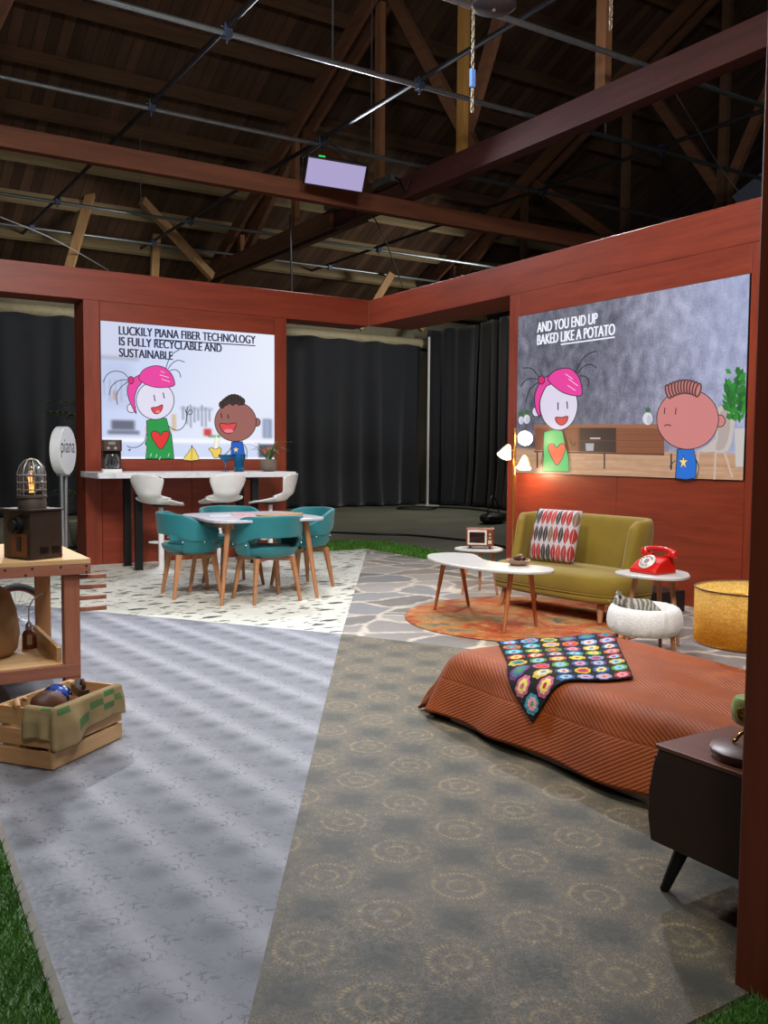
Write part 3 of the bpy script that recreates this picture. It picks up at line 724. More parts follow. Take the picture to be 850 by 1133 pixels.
s1 = stool((3.06, 9.13, 0), -.95, 'leftmost white bar stool, turned aside to face along the bar')
dup(s1, (3.72, 9.17, 0), .0, 'middle white bar stool, its back squarely to the room')
dup(s1, (4.3, 9.12, 0), .75, 'right-hand white bar stool, below the potted plant end of the bar')

# dining table
TZ = .7
dt = thing('dining_table', 'white topped dining table with splayed beech legs amid four teal chairs', 'table', (3.23, 7.22, 0), -.04)
MB().prism(smooth_closed([(-.46, -.46), (0, -.5), (.46, -.46), (.5, 0), (.46, .46), (0, .5), (-.46, .46), (-.5, 0)], 6), TZ-.022, TZ).build('table_top', M('table_white_laminate', (186, 186, 196), .25, var=.03), dt, bevel=.004)
for sx in (-1, 1):
    for sy in (-1, 1):
        leg(MB(), (sx*.345, sy*.345, TZ-.022), (sx*.43, sy*.41, 0), .026, .015).build('leg', BEECH, dt, smooth=True)
mb = MB()
for s_ in (-1, 1): mb.box((0, s_*.33, TZ-.055), (.64, .022, .06)); mb.box((s_*.33, 0, TZ-.055), (.022, .64, .06))
mb.build('apron', BEECH, dt)
brd = MB().prism(smooth_closed([(-.2, -.09), (.1, -.11), (.24, -.04), (.22, .06), (.02, .11), (-.2, .09)], 5), 0, .012).build('serving_board', [wood('board_wood', (150, 104, 60), (188, 140, 92), .5, 'x', 1.5)], bevel=.003)
brd.location = (3.46, 7.14, TZ+.001); brd.rotation_euler.z = .3; tag(brd, 'tan wooden board lying on the white dining table', 'board')
for (x, y, a, c, lb, w) in ((3.12, 7.0, .5, (206, 150, 158), 'pink printed sheet on the dining table', .17), (2.96, 7.28, -.3, (188, 188, 200), 'pale grey sheet on the dining table behind the pink one', .18), (3.22, 7.4, .9, (150, 150, 164), 'grey printed sheet near the middle of the dining table', .15)):
    m_ = MB().grid(lambda u, v: V(((u-.5)*w, (v-.5)*w*1.35, .0015+.006*smst(u, .75, 1)*v)), 6, 6).build('paper_sheet', M('paper_%d' % c[1], c, .8), solid=.0012, off=1)
    m_.location = (x, y, TZ+.0005); m_.rotation_euler.z = a; tag(m_, lb, 'paper')

# teal bucket chairs: rear of the chair is -Y, sitter faces +Y
TEAL = fabric('teal_upholstery', (22, 112, 120), .6, 180, .1, .1, .15)
def chair(loc, rz, label):
    r_ = thing('dining_chair', label, 'chair', loc, rz, 'teal chairs at the dining table')
    A0 = math.radians(128)
    def rad(t_): return .275, .26
    def back(u, v):
        t_ = (u-.5)*2*A0; a, b = rad(t_); k = abs(t_)/A0
        ztop = .735-.02*k-.135*smst(k, .42, 1.0); zlo = .55-.055*smst(k, .3, .6)
        z = zlo+(ztop-zlo)*v; fl = 1+.1*(z-.45)/.3
        e = smst(k, .88, 1)*.02*(abs(v-.5)*2)**3
        return V((a*fl*sin(t_), -b*fl*cos(t_)+.0+e, z))
    MB().grid(back, 44, 8, uv=False).build('backrest', TEAL, r_, smooth='all', solid=.032, bevel=.012)
    for s_ in (-1, 1):
        def cheek(u, v):
            t_ = s_*(math.radians(58)+u*math.radians(66)); a, b = rad(t_); z = .40+.13*v; fl = 1+.1*(z-.45)/.3
            q = 1-.12*(1-v)
            return V((a*fl*sin(t_)*q, -b*fl*cos(t_)*q, z))
        MB().grid(cheek, 14, 6, uv=False).build('side_panel', TEAL, r_, smooth='all', solid=.03, bevel=.008)
        for d_ in (1.05, 1.7):
            t_ = s_*d_; MB().ball((.295*sin(t_), -.28*cos(t_), .49), .008, 8).build('stud', STEEL, r_, smooth=True)
    prof = [(.001, .375), (.15, .375), (.21, .388), (.25, .42), (.262, .455), (.245, .462), (.215, .445), (.001, .432)]
    MB().lathe(prof, n=40, sy=.97).build('seat', TEAL, r_, smooth=True)
    MB().lathe([(.001, .43), (.19, .437), (.21, .45), (.195, .468), (.1, .478), (.001, .48)], n=40).build('seat_cushion', TEAL, r_, smooth=True)
    mb = MB().bar((-.17, -.15, .36), (.17, .15, .36), .045, .035).bar((-.17, .15, .3605), (.17, -.15, .3605), .045, .034)
    mb.build('cross_frame', BEECH, r_, bevel=.004)
    for sx in (-1, 1):
        for sy in (-1, 1):
            MB().bar((sx*.165, sy*.15, .375), (sx*.215, sy*.205, 0), .036, .05, w2=.022, h2=.026, up=(0, 1, 0)).build('leg', BEECH, r_, bevel=.005)
    return r_
c1 = chair((3.23, 6.93, 0), .03, 'nearest teal chair, its open back towards the room in front of the dining table')
dup(c1, (2.78, 7.5, 0), -PI/2-.1, 'teal chair at the left end of the dining table')
dup(c1, (3.86, 7.5, 0), PI/2+.1, 'teal chair at the right end of the dining table')
dup(c1, (3.35, 7.93, 0), PI+.05, 'far teal chair behind the dining table, only its top edge showing')

# ================================================================== LOUNGE
# rug
t = NT('rug_worn_orange'); v = t.coord()
n1 = t.noise(v, 3, 6, .65, dist=.6); n2 = t.noise(v, 9, 5, .7); 
col = t.ramp(n1, [(.3, (140, 54, 24)), (.45, (172, 82, 38)), (.55, (172, 124, 70)), (.64, (96, 102, 84)), (.74, (150, 64, 30))])
col = t.mix(t.n('MapRange', {0: n2, 1: .55, 2: .64, 3: 0.0, 4: .7}).outputs[0], col, lin((190, 148, 98)))
col = t.mix(t.n('MapRange', {0: t.noise(v, 14, 4, .7), 1: .62, 2: .68, 3: 0.0, 4: .7}).outputs[0], col, lin((78, 90, 78)))
t.set(col, .95); t.bump(t.noise(v, 260, 2), .3, .003); RUG = t.m
rug = MB().lathe([(.001, 0), (.95, 0), (.955, .006), (.945, .012), (.001, .013)], n=72).build('round_rug', [RUG], smooth=True)
rug.location = (4.6, 5.16, .0045); tag(rug, 'round worn orange rug under the white coffee table and sofa', 'rug')
# sofa: faces -X, back towards the right wall
VEL = fabric('mustard_velvet', (126, 104, 20), .8, 300, .16, .08, .15)
sf = thing('sofa', 'mustard yellow two-seat sofa with a wraparound back against the right wall', 'sofa', (5.03, 5.17, .001), math.radians(5))
def fr(): # plan outline of the seat, front is -x
    return smooth_closed([(-.27, -.56), (-.31, -.35), (-.325, 0), (-.31, .35), (-.26, .58), (-.14, .655), (.05, .66), (.18, .62), (.23, .3), (.23, -.3), (.18, -.62), (.05, -.655), (-.16, -.645)], 6)
PL = fr()
def ring_stack(mb, pl, levels):
    n = len(pl); vs = []
    for sc, z in levels: vs += [V((x*sc[0]+sc[2], y*sc[1], z)) for x, y in pl]
    fs = []
    for i in range(len(levels)-1):
        for k in range(n): fs.append((i*n+k, i*n+(k+1) % n, (i+1)*n+(k+1) % n, (i+1)*n+k))
    fs += [tuple(range(n-1, -1, -1)), tuple((len(levels)-1)*n+k for k in range(n))]
    return mb.add(vs, fs)
ring_stack(MB(), PL, [((.93, .96, 0), .165), ((.97, .98, 0), .17), ((.985, .99, 0), .19), ((.99, .992, 0), .225)]).build('seat_base', VEL, sf, smooth='all')
ring_stack(MB(), PL, [((.985, .99, 0), .226), ((1.0, 1.0, 0), .24), ((1.01, 1.004, 0), .29), ((1.0, .998, 0), .33), ((.97, .98, 0), .355), ((.9, .945, 0), .372), ((.7, .85, 0), .384), ((.35, .5, 0), .39), ((.02, .02, 0), .392)]).build('seat_cushion', VEL, sf, smooth='all')
MB().tube([(x*.992, y*.994, .2255) for x, y in PL], .006, 6, closed=True).build('piping', VEL, sf, smooth='all')
bp = smooth_open([(-.1, -.56), (.0, -.59), (.1, -.59), (.17, -.55), (.2, -.47), (.215, -.3), (.22, 0), (.215, .28), (.2, .44), (.17, .52), (.1, .56), (.0, .56), (-.1, .535)], 8)
def sback(u, v):
    i = u*(len(bp)-1); k = int(min(i, len(bp)-2)); p = bp[k].lerp(bp[k+1], i-k); d_ = (bp[min(k+1, len(bp)-1)]-bp[k]).normalized(); nn = V((d_.y, -d_.x, 0))
    e = abs(u-.5)*2; a = 2*PI*v; cs, sn = cos(a), sin(a)
    th = .042*math.sqrt(max(1e-8, 1-max(0, (e-.88)/.12)**2))
    o_ = th*math.copysign(abs(cs)**.6, cs); vv = .5+.5*math.copysign(abs(sn)**.35, sn)
    z1 = .775-.012*smst(e, .4, .8)-.05*smst(e, .86, 1); z = .2+(z1-.2)*vv
    wing = smst(e, .78, 1)
    q = p+nn*o_; lean = (z-.3)*.1
    return V((q.x+lean*(1-wing*.5)+wing*(.09*vv-.03), q.y*(1+(z-.4)*.02), z))
MB().grid(sback, 120, 28, uv=False).build('backrest', VEL, sf, smooth='all', merge=.0004)
for x, y in ((-.2, -.46), (-.2, .5), (.13, -.48), (.13, .5)):
    leg(MB(), (x, y, .18), (x*1.22, y*1.07, .0185), .032, .017).build('leg', BEECH, sf, smooth=True)
bx = MB().box((0, 0, .085), (.3, .5, .17)).box((-.152, 0, .085), (.006, .44, .13)).build('equipment_case', DARK, bevel=.006)
bx.location = (5.72, 5.0, .0045); tag(bx, 'low black case on the floor in the shade behind the sofa', 'case')
# cushion with lens pattern
t = NT('cushion_print'); uv = t.n('TexCoord').outputs['UV']; mp = t.n('Mapping', {'Vector': uv, 'Scale': (9, 3, 1)}).outputs[0]
sx = t.n('SeparateXYZ', {0: mp}); fx = t.math('SUBTRACT', t.math('FRACT', sx.outputs[0]), .5)
row = t.math('FLOOR', sx.outputs[1]); fy = t.math('FRACT', sx.outputs[1])
lens = t.math('LESS_THAN', t.math('ABSOLUTE', fx), t.math('MULTIPLY', t.math('POWER', t.math('SINE', t.math('MULTIPLY', fy, PI)), .8), .47))
wn = t.n('TexWhiteNoise', {'Vector': t.n('CombineXYZ', {0: t.math('FLOOR', sx.outputs[0]), 1: row}).outputs[0]}, noise_dimensions='2D').outputs[0]
lc = t.ramp(wn, [(0, (150, 40, 34)), (.35, (172, 60, 48)), (.5, (52, 44, 40)), (.72, (116, 92, 72)), (.88, (156, 36, 30))], 'CONSTANT')
inner = t.math('LESS_THAN', t.math('ABSOLUTE', fx), .018)
col = t.mix(lens, lin((178, 170, 174)), lc); col = t.mix(inner, col, lin((196, 186, 186)))
t.set(col, .9); CUSH = t.m
def pillow(mbsize, th, mat, label, loc, rot):
    mb = MB(); n = 18
    for sgn in (1, -1):
        def f(u, v):
            x, y = (u-.5)*2, (v-.5)*2; k = (max(0, 1-x**4)*max(0, 1-y**4))**.55
            return V((x*mbsize*(1-.07*y*y*(1-x*x)*1.0), y*mbsize*(1-.07*x*x*(1-y*y)), sgn*th*k))
        mb.grid(f, n, n)
    o = mb.build('throw_cushion', mat, smooth='all', merge=.0005); o.location = loc; o.rotation_euler = rot
    return tag(o, label, 'cushion')
o = pillow(.215, .065, CUSH, 'square cushion with red, black and cream lens print propped in the sofa corner', (5.0, 5.33, .6), (0, 0, 0))
zx = V((-.9, -.2, .26)).normalized(); yx = (V((0, 0, 1))-zx*zx.z).normalized(); xx = yx.cross(zx)
o.rotation_euler = Matrix((xx, yx, zx)).transposed().to_euler()
# kidney coffee table
TW = M('side_table_white', (196, 194, 190), .3, var=.03)
ct = thing('coffee_table', 'white kidney shaped coffee table standing on the orange rug in front of the sofa', 'table', (4.2, 5.2, .018))
kid = smooth_closed([(-.18, .5), (-.05, .62), (.14, .6), (.22, .44), (.14, .26), (.05, .05), (.07, -.18), (.17, -.38), (.16, -.54), (.03, -.66), (-.16, -.6), (-.29, -.36), (-.33, 0), (-.28, .3)], 6)
MB().prism(kid, .42, .44).build('table_top', TW, ct, bevel=.006)
LEGW = wood('orange_beech', (158, 88, 46), (190, 116, 68), .5, 'z', 1.6, .03)
for a, b in (((-.05, .45), (-.06, .56)), ((.1, .45), (.27, .55)), ((-.1, -.4), (-.19, -.44)), ((.06, -.42), (.16, -.38))):
    leg(MB(), (a[0], a[1], .42), (b[0], b[1], 0), .02, .012).build('leg', LEGW, ct, smooth=True)
dish = thing('trinket_dish', 'small dish heaped with cones and pods on the coffee table', 'dish', (4.25, 4.9, .4585))
MB().lathe([(.001, 0), (.05, 0), (.078, .018), (.086, .04), (.08, .04), (.07, .02), (.001, .012)], n=28).build('dish', M('dish_brown', (150, 118, 96), .3), dish, smooth=True)
r = random.Random(5)
for k in range(11):
    a = r.uniform(0, 6.28); d_ = r.uniform(0, .055)
    cone = MB(); rr = r.uniform(.012, .02)
    cone.ball((0, 0, 0), (rr, rr, rr*1.5), 10, noise_amp=.5, seed=k)
    c_ = cone.build('cone', M('pine_cone_%d' % (k % 3), ((54, 36, 28), (92, 62, 44), (150, 124, 100))[k % 3], .8), dish, smooth=True)
    c_.location = (d_*cos(a), d_*sin(a), .04+.015*(1-d_/.06)); c_.rotation_euler = (r.uniform(0, 3), r.uniform(0, 3), 0)
# side tables
def side_table(loc, rz, label, h, rad):
    r_ = thing('side_table', label, 'table', loc, rz)
    MB().prism(smooth_closed([(rad*(1+.1*cos(3*a))*cos(a), rad*(1+.1*cos(3*a))*sin(a)) for a in [2*PI*k/12 for k in range(12)]], 4), h-.02, h).build('table_top', TW, r_, bevel=.006)
    for k in range(3):
        a = 2*PI*k/3+.3; leg(MB(), (rad*.55*cos(a), rad*.55*sin(a), h-.02), (rad*.85*cos(a), rad*.85*sin(a), 0), .019, .011).build('leg', BEECH, r_, smooth=True)
    return r_
side_table((5.02, 6.3, .0045), .6, 'small white side table carrying the toy television, left of the sofa', .41, .21)
side_table((4.75, 4.09, .0045), .224, 'white side table carrying the red telephone, right of the sofa', .46, .24)
# retro television
tv = thing('retro_television', 'miniature retro wooden television on the small table left of the sofa', 'television', (5.0, 6.28, .4145), -.75)
VEN = wood('tv_veneer', (96, 42, 30), (128, 62, 44), .4, 'x', 3)
cab = MB().prism([(-.12, -.07), (.12, -.07), (.12, .07), (-.12, .07)], .02, .18).build('cabinet', VEN, tv, bevel=.008)
fc = MB().box((-.02, -.072, .1), (.17, .008, .13)).build('bezel', M('tv_bezel', (206, 196, 180), .4), tv, bevel=.004)
MB().grid(lambda u, v: V((-.02+(u-.5)*.135, -.077-.006*(1-(2*u-1)**2)*(1-(2*v-1)**2), .1+(v-.5)*.095)), 8, 8).build('screen', M('dead_screen', (44, 26, 26), .12), fc, smooth='all')
for z in (.13, .1): MB().tube([(.092, -.069, z), (.092, -.082, z)], .009, 10).build('tuning_knob', M('tv_knob', (190, 180, 160), .4), tv)
MB().box((.092, -.0705, .062), (.03, .004, .03)).build('speaker_grille', M('tv_knob', (190, 180, 160)), tv)
for s_ in (-1, 1):
    MB().box((s_*.085, 0, .01), (.016, .11, .02)).build('foot', DARK, tv, bevel=.002)
# red telephone
RED = M('telephone_red', (196, 26, 16), .22, var=.05, coat=.4)
ph = thing('telephone', 'red rotary dial telephone on the white side table right of the sofa', 'telephone', (4.75, 4.11, .4655), -1.55)
def tel(v):
    return v
mb = MB(); sec = [(-.11, 0), (-.115, .02), (-.05, .075), (.03, .105), (.075, .105), (.1, .03), (.1, 0)]
n = len(sec); vs = [V((-.1-.012*(1-z/.1), y, z)) for y, z in sec]+[V((.1+.012*(1-z/.1), y, z)) for y, z in sec]
mb.add(vs, [tuple(range(n)), tuple(range(2*n-1, n-1, -1))]+[(i, n+i, n+(i+1) % n, (i+1) % n) for i in range(n)])
mb.build('body', RED, ph, bevel=.012, seg=3)
nd = V((0, -.7, .72)).normalized(); rotd = nd.to_track_quat('Z', 'Y').to_matrix()
dl = MB().lathe([(.001, 0), (.058, 0), (.06, .006), (.052, .012), (.001, .012)], (0, -.06, .073), 32, rot=rotd).build('dial', M('dial_cream', (206, 196, 186), .3), ph, smooth=True)
mb = MB()
for k in range(10):
    a = .5+k*.52; p = rotd @ V((.04*cos(a), .04*sin(a), .0125))+V((0, -.06, .073)); mb.lathe([(.001, 0), (.008, 0), (.008, .001), (.001, .001)], p, 12, rot=rotd)
mb.lathe([(.001, 0), (.02, 0), (.02, .003), (.001, .003)], rotd @ V((0, 0, .012))+V((0, -.06, .073)), 18, rot=rotd)
mb.build('finger_hole', M('dial_grey', (120, 104, 100), .4), dl)
for s_ in (-1, 1): MB().box((s_*.07, .055, .11), (.03, .05, .03)).build('cradle_horn', RED, ph, bevel=.006)
hs = MB().tube(smooth_open([(-.135, .055, .135), (-.08, .055, .152), (0, .055, .158), (.08, .055, .152), (.135, .055, .135)], 5), [.016+.002*abs(k-10)/10 for k in range(21)], 12)
for s_ in (-1, 1): hs.lathe([(.02, .03), (.03, .015), (.033, -.012), (.026, -.02), (.001, -.02)], (s_*.115, .055, .125), 18)
hs.build('handset', RED, ph, smooth=True)
# pet bed and toy cat
t = NT('white_plush'); v = t.coord(); n = t.noise(v, 70, 4, .7)
t.set(t.ramp(n, [(.3, (226, 224, 222)), (.65, (246, 245, 242))]), .95); t.bump(n, .5, .012); t.set(Sheen_Weight=.5); PLUSH = t.m
pb = thing('pet_bed', 'fluffy white oval pet bed on short wooden feet, under the telephone table', 'pet bed', (4.365, 3.835, .1445), .95, None, .9)
for x, y in ((.17, .15), (-.17, .15), (.17, -.15), (-.17, -.15)): leg(MB(), (x, y, .006), (x*1.05, y*1.05, -.155), .016, .011).build('foot', BEECH, pb, smooth=True)
def fluff(mb, amp):
    out = []
    for p in mb.v:
        q = V(p); k = noise.noise(q*42)*amp+noise.noise(q*95)*amp*.6; d_ = V((q.x, q.y, q.z-.1)); d_ = d_.normalized() if d_.length > .02 else V()
        out.append(tuple(q+d_*k))
    mb.v = out; return mb
prof = [(.15, .045), (.16, .09), (.175, .14), (.205, .19), (.245, .195), (.278, .16), (.29, .095), (.285, .045), (.265, .012), (.24, .002), (.15, .002)]
fluff(MB().lathe(prof+[prof[0]], n=96, sx=1.0, sy=.88, caps=False), .012).build('bolster', PLUSH, pb, smooth='all', sub=1)
fluff(MB().lathe([(.001, .004), (.2, .004), (.2, .05), (.12, .075), (.001, .08)], n=60, sy=.88), .008).build('cushion_pad', PLUSH, pb, smooth='all')
t = NT('tabby_plush'); v = t.coord()
w_ = t.n('TexWave', {'Vector': v, 'Scale': 9.0, 'Distortion': 9.0, 'Detail': 4.0}).outputs[0]
t.set(t.ramp(w_, [(.2, (112, 108, 100)), (.6, (160, 155, 145)), (.9, (186, 182, 172))]), .95); t.bump(t.noise(v, 120, 3), .8, .01); TAB = t.m
cat = thing('toy_cat', 'grey striped plush cat asleep in the fluffy white pet bed', 'toy cat', (4.385, 3.885, .235), 2.58, None, .95)
sk = bpy.data.meshes.new('body'); bm = bmesh.new()
J = [((0, 0, .06), .062), ((-.06, -.03, .055), .058), ((-.11, -.07, .045), .03), ((-.13, -.02, .03), .018), ((-.11, .05, .025), .012), ((.06, .0, .065), .055), ((.11, .01, .09), .035), ((.15, .015, .115), .05), ((.19, .02, .1), .028), ((.1, .06, .03), .022), ((.16, .08, .02), .017), ((.1, -.05, .03), .022), ((.16, -.06, .02), .017)]
vv = [bm.verts.new(p) for p, _ in J]
for a, b in ((0, 1), (1, 2), (2, 3), (3, 4), (0, 5), (5, 6), (6, 7), (7, 8), (5, 9), (9, 10), (5, 11), (11, 12)): bm.edges.new((vv[a], vv[b]))
bm.to_mesh(sk); bm.free(); sk.materials.append(TAB)
body = bpy.data.objects.new('body', sk); C.objects.link(body); body.parent = cat
m = body.modifiers.new('skin', 'SKIN'); sd = sk.skin_vertices[0].data
for i, (_, rr) in enumerate(J): sd[i].radius = (rr, rr); sd[i].use_root = (i == 0)
m.use_smooth_shade = True; body.modifiers.new('sub', 'SUBSURF').render_levels = 2
for s_ in (-1, 1):
    MB().lathe([(.024, 0), (.019, .012), (.007, .028), (.001, .03)], (.15, .015+s_*.032, .148), 10, sx=.5).build('ear', TAB, cat, smooth=True)
    MB().ball((.192, .018+s_*.019, .122), .006, 8).build('eye', DARK, cat, smooth=True)
MB().ball((.217, .021, .104), (.006, .008, .005), 8).build('nose', M('nose_pink', (150, 96, 92), .5), cat, smooth=True)
# brass floor lamp with three heads
fl = thing('floor_lamp', 'brass floor lamp with three glowing white heads beside the set column', 'lamp', (5.86, 6.84, .0045))
MB().lathe([(.14, 0), (.14, .012), (.12, .02), (.02, .026), (.001, .026)], n=36).build('base', BRASS, fl, smooth=True)
MB().tube([(0, 0, .02), (0, 0, 1.5)], .012, 12).build('pole', BRASS, fl, smooth=True)
BULB = EM('bulb_warm', (255, 226, 170), 14)
HEADS = []
for d_, z, aim in (((.14, -.06), 1.415, (-.62, -.55, -.25)), ((-.09, .06), 1.27, (-.5, -.1, -.8)), ((.13, -.05), 1.16, (-.25, -.2, -.9))):
    aim = V(aim).normalized(); c0 = V((d_[0]*.75, d_[1]*.75, z))
    rt_ = (-aim).to_track_quat('Z', 'Y').to_matrix()
    MB().tube([(0, 0, z+.01), tuple(c0*.6+V((0, 0, z*.4+.01))), tuple(c0-aim*.045)], .006, 8).build('arm', BRASS, fl, smooth=True)
    hd = MB().lathe([(.016, .075), (.03, .06), (.056, .0), (.075, -.055), (.073, -.055), (.053, .0), (.028, .055), (.014, .07)], c0, 28, rot=rt_).build('lamp_head', M('lamp_glass_white', (245, 238, 222), .4, trans=.55), fl, smooth=True)
    MB().ball(c0+aim*.018, .042, 18).build('bulb', BULB, hd, smooth=True)
    HEADS.append((V((5.86, 6.84, .0045))+c0+aim*.085, aim))
# bag and cables beyond the set
bag = thing('handbag', 'black soft bag with a tall handle on the concrete by the drape', 'bag', (10.45, 12.75, -.01), .5)
mb = MB().ball((0, 0, .09), (.42, .2, .11), 20, noise_amp=.25, seed=3); mb.v = [(x, y, max(z, 0)) for x, y, z in mb.v]
mb.build('body', M('black_leather', (26, 25, 25), .5), bag, smooth='all')
MB().tube(smooth_open([(-.28, 0, .1), (-.24, 0, .3), (-.02, .02, .5), (.2, 0, .34), (.28, 0, .1)], 6), .014, 8).build('handle', DARK, bag, smooth=True)
CAB = M('black_cable', (16, 16, 17), .55)
def cable(pts, r_, label, mat=CAB, k=8):
    return tag(MB().tube(smooth_open(pts, k), r_, 8).build('cable', mat, smooth=True), label, 'cable')
cable([(6.2, 12.9, .006), (6.9, 12.3, .006), (7.3, 11.75, .006), (7.68, 11.35, .006), (7.9, 10.5, .006), (7.95, 9.9, .006), (7.6, 8.4, .006)], .016, 'black cable running across the concrete behind the artificial grass')
g0 = [(12.2, 16.9), (11.6, 16.4), (11.1, 16.9), (11.7, 17.2), (12.4, 16.1), (12.2, 14.6), (11.6, 13.4), (10.8, 12.95)]
cable([(x, y, .008+.012*(i in (3, 4))) for i, (x, y) in enumerate(g0)], .018, 'loosely looped black cable at the foot of the far drapes')
cable([(5.9, 6.84, .016), (5.6, 6.5, .016), (5.45, 6.25, .016), (5.75, 6.0, .016), (6.0, 6.05, .016)], .006, 'thin pale lamp flex on the floor between side table and sofa', M('flex_tan', (186, 140, 96), .5))

# ================================================================== WORKBENCH CORNER
BT = .72
RW = wood('reddish_fir', (134, 78, 58), (172, 110, 84), .55, 'z', 1.4, .04); RWX = wood('reddish_fir_long', (130, 78, 62), (166, 108, 86), .55, 'x', 1.4, .04)
wb = thing('workbench', 'wooden workbench with lower shelf and four side pegs at the left edge', 'workbench', (1.146, 4.479, .0045), -.03)
WBW, WBD = 1.25, .93
MB().box((-WBW/2, WBD/2, BT-.012), (WBW, WBD, .024)).build('bench_top', PINE, wb, bevel=.002)
f1 = MB().box((-WBW/2, .012, BT-.05), (WBW, .022, .05)).build('fascia', RWX, wb, bevel=.002)
for x, z in ((-.02, .034), (-.14, .034), (-.27, .034), (-.39, .034), (-.52, .034), (-.02, .064), (-.3, .064)): MB().ball((x, .0005, BT-z), (.006, .003, .006), 8).build('screw', DARK, f1, smooth=True)
MB().box((-.012, WBD/2+.01, BT-.05), (.022, WBD-.024, .05)).build('side_fascia', RWX, wb, bevel=.002)
for x, y, n_ in ((-.085, .06, 'front'), (-.085, WBD-.12, 'rear'), (-WBW+.085, .06, 'front'), (-WBW+.085, WBD-.12, 'rear')):
    MB().box((x, y, (BT-.026)/2), (.075, .07, BT-.026)).build('leg', RW if n_ == 'front' else wood('pale_fir', (166, 116, 74), (202, 152, 104), .55, 'z', 1.4), wb, bevel=.003)
MB().box((-WBW/2, WBD/2, .19), (WBW-.24, WBD-.12, .02)).build('shelf', PINE, wb)
MB().box((-WBW/2, .03, .17), (WBW-.1, .02, .06)).build('front_rail', RWX, wb, bevel=.002)
MB().box((-.135, WBD/2-.03, .235), (.022, WBD-.25, .08)).build('side_rail', PINE, wb, bevel=.002)
for z in (.625, .575, .52, .465):
    MB().bar((-.047, .05, z), (.085, .05, z), .02, .02).build('peg', RW, wb, bevel=.002)
# metal lamp box, cage lamp
DB = M('dark_bronze_sheet', (62, 52, 46), .45, .4, var=.2)
bx = thing('metal_equipment_box', 'dark brown sheet metal box on the workbench carrying a cage lamp', 'equipment box', (.877, 4.52, BT+.0055), math.radians(24))
w_, d_, h_ = .178, .215, .235
MB().box((w_/2, d_/2, h_/2), (w_, d_, h_)).build('housing', DB, bx, bevel=.003)
MB().box((w_/2, d_/2, h_+.004), (w_+.02, d_+.02, .008)).build('lid', DB, bx, bevel=.002)
for k in range(2):
    for j in range(4): MB().box((.075+k*.065, -.001, .03+j*.009), (.045, .006, .004)).build('vent_slot', BLACK, bx)
mb = MB().tube([(0, .09, .165), (-.03, .09, .165)], .042, 20).tube([(-.028, .09, .165), (-.045, .09, .165)], .03, 20); mb.build('lens', BLACK, bx, smooth=True)
mb = MB().box((-.004, .08, .07), (.01, .12, .11)); sl = mb.build('front_plate', M('copper_plate', (104, 64, 42), .4, .6), bx, bevel=.002)
MB().box((-.01, .08, .075), (.006, .03, .07)).build('slot', BLACK, sl)
GALV = M('cage_metal', (150, 146, 140), .4, .7)
cl = thing('cage_lamp', 'caged industrial bulb lamp standing on the dark metal box', 'lamp', (.873+.04, 4.504+.15, BT+.2495), 0)
MB().lathe([(.066, 0), (.068, .02), (.064, .05), (.07, .052), (.07, .062), (.058, .066), (.001, .066)], n=28).build('base', M('base_alloy', (98, 90, 84), .5, .6), cl, smooth=True)
MB().lathe([(.05, .066), (.052, .1), (.052, .16), (.04, .2), (.018, .22), (.001, .223)], n=28, caps=False).build('glass_globe', GLASS, cl, smooth=True, solid=.002)
mb = MB()
for k in range(8):
    a = 2*PI*k/8; mb.tube([(.066*cos(a), .066*sin(a), .06), (.066*cos(a), .066*sin(a), .17), (.055*cos(a), .055*sin(a), .205), (.03*cos(a), .03*sin(a), .232), (.006*cos(a), .006*sin(a), .24)], .003, 6)
for z in (.09, .125, .16): mb.tube([(.067*cos(2*PI*k/28), .067*sin(2*PI*k/28), z) for k in range(28)], .003, 6, closed=True)
mb.build('cage', GALV, cl, smooth=True)
bl = MB().lathe([(.001, .066), (.014, .07), (.016, .09), (.024, .12), (.026, .15), (.016, .178), (.001, .184)], n=20).build('bulb', GLASS, cl, smooth=True)
mb = MB()
for k in range(6): a = 2*PI*k/6; mb.tube([(.006*cos(a), .006*sin(a), .09), (.01*cos(a+.5), .01*sin(a+.5), .15)], .0012, 5)
mb.build('filament', EM('filament_amber', (255, 150, 60), 5), bl)
# small items on the bench
bo = thing('small_bottle', 'small black bottle with an orange cap at the rear corner of the workbench', 'bottle', (1.12, 5.28, BT+.005))
MB().lathe([(.001, 0), (.024, 0), (.026, .01), (.024, .06), (.014, .075), (.001, .075)], n=20).build('body', DARK, bo, smooth=True)
MB().lathe([(.028, .072), (.03, .078), (.028, .1), (.001, .102)], n=20).build('cap', M('orange_cap', (206, 110, 62), .4), bo, smooth=True)
bl = MB().prism([(-.12, 0), (.12, 0), (.15, .012), (-.09, .012)], -.03, .03, fn=lambda p: V((p.x, p.z, p.y))).build('saw_handle', M('pale_blue_plastic', (150, 178, 206), .4), bevel=.004)
bl.location = (.58, 4.6, BT+.005); bl.rotation_euler = (0, -.45, .35); bl.location.z = BT+.06; tag(bl, 'pale blue plastic handle leaning on the workbench at the picture edge', 'tool')
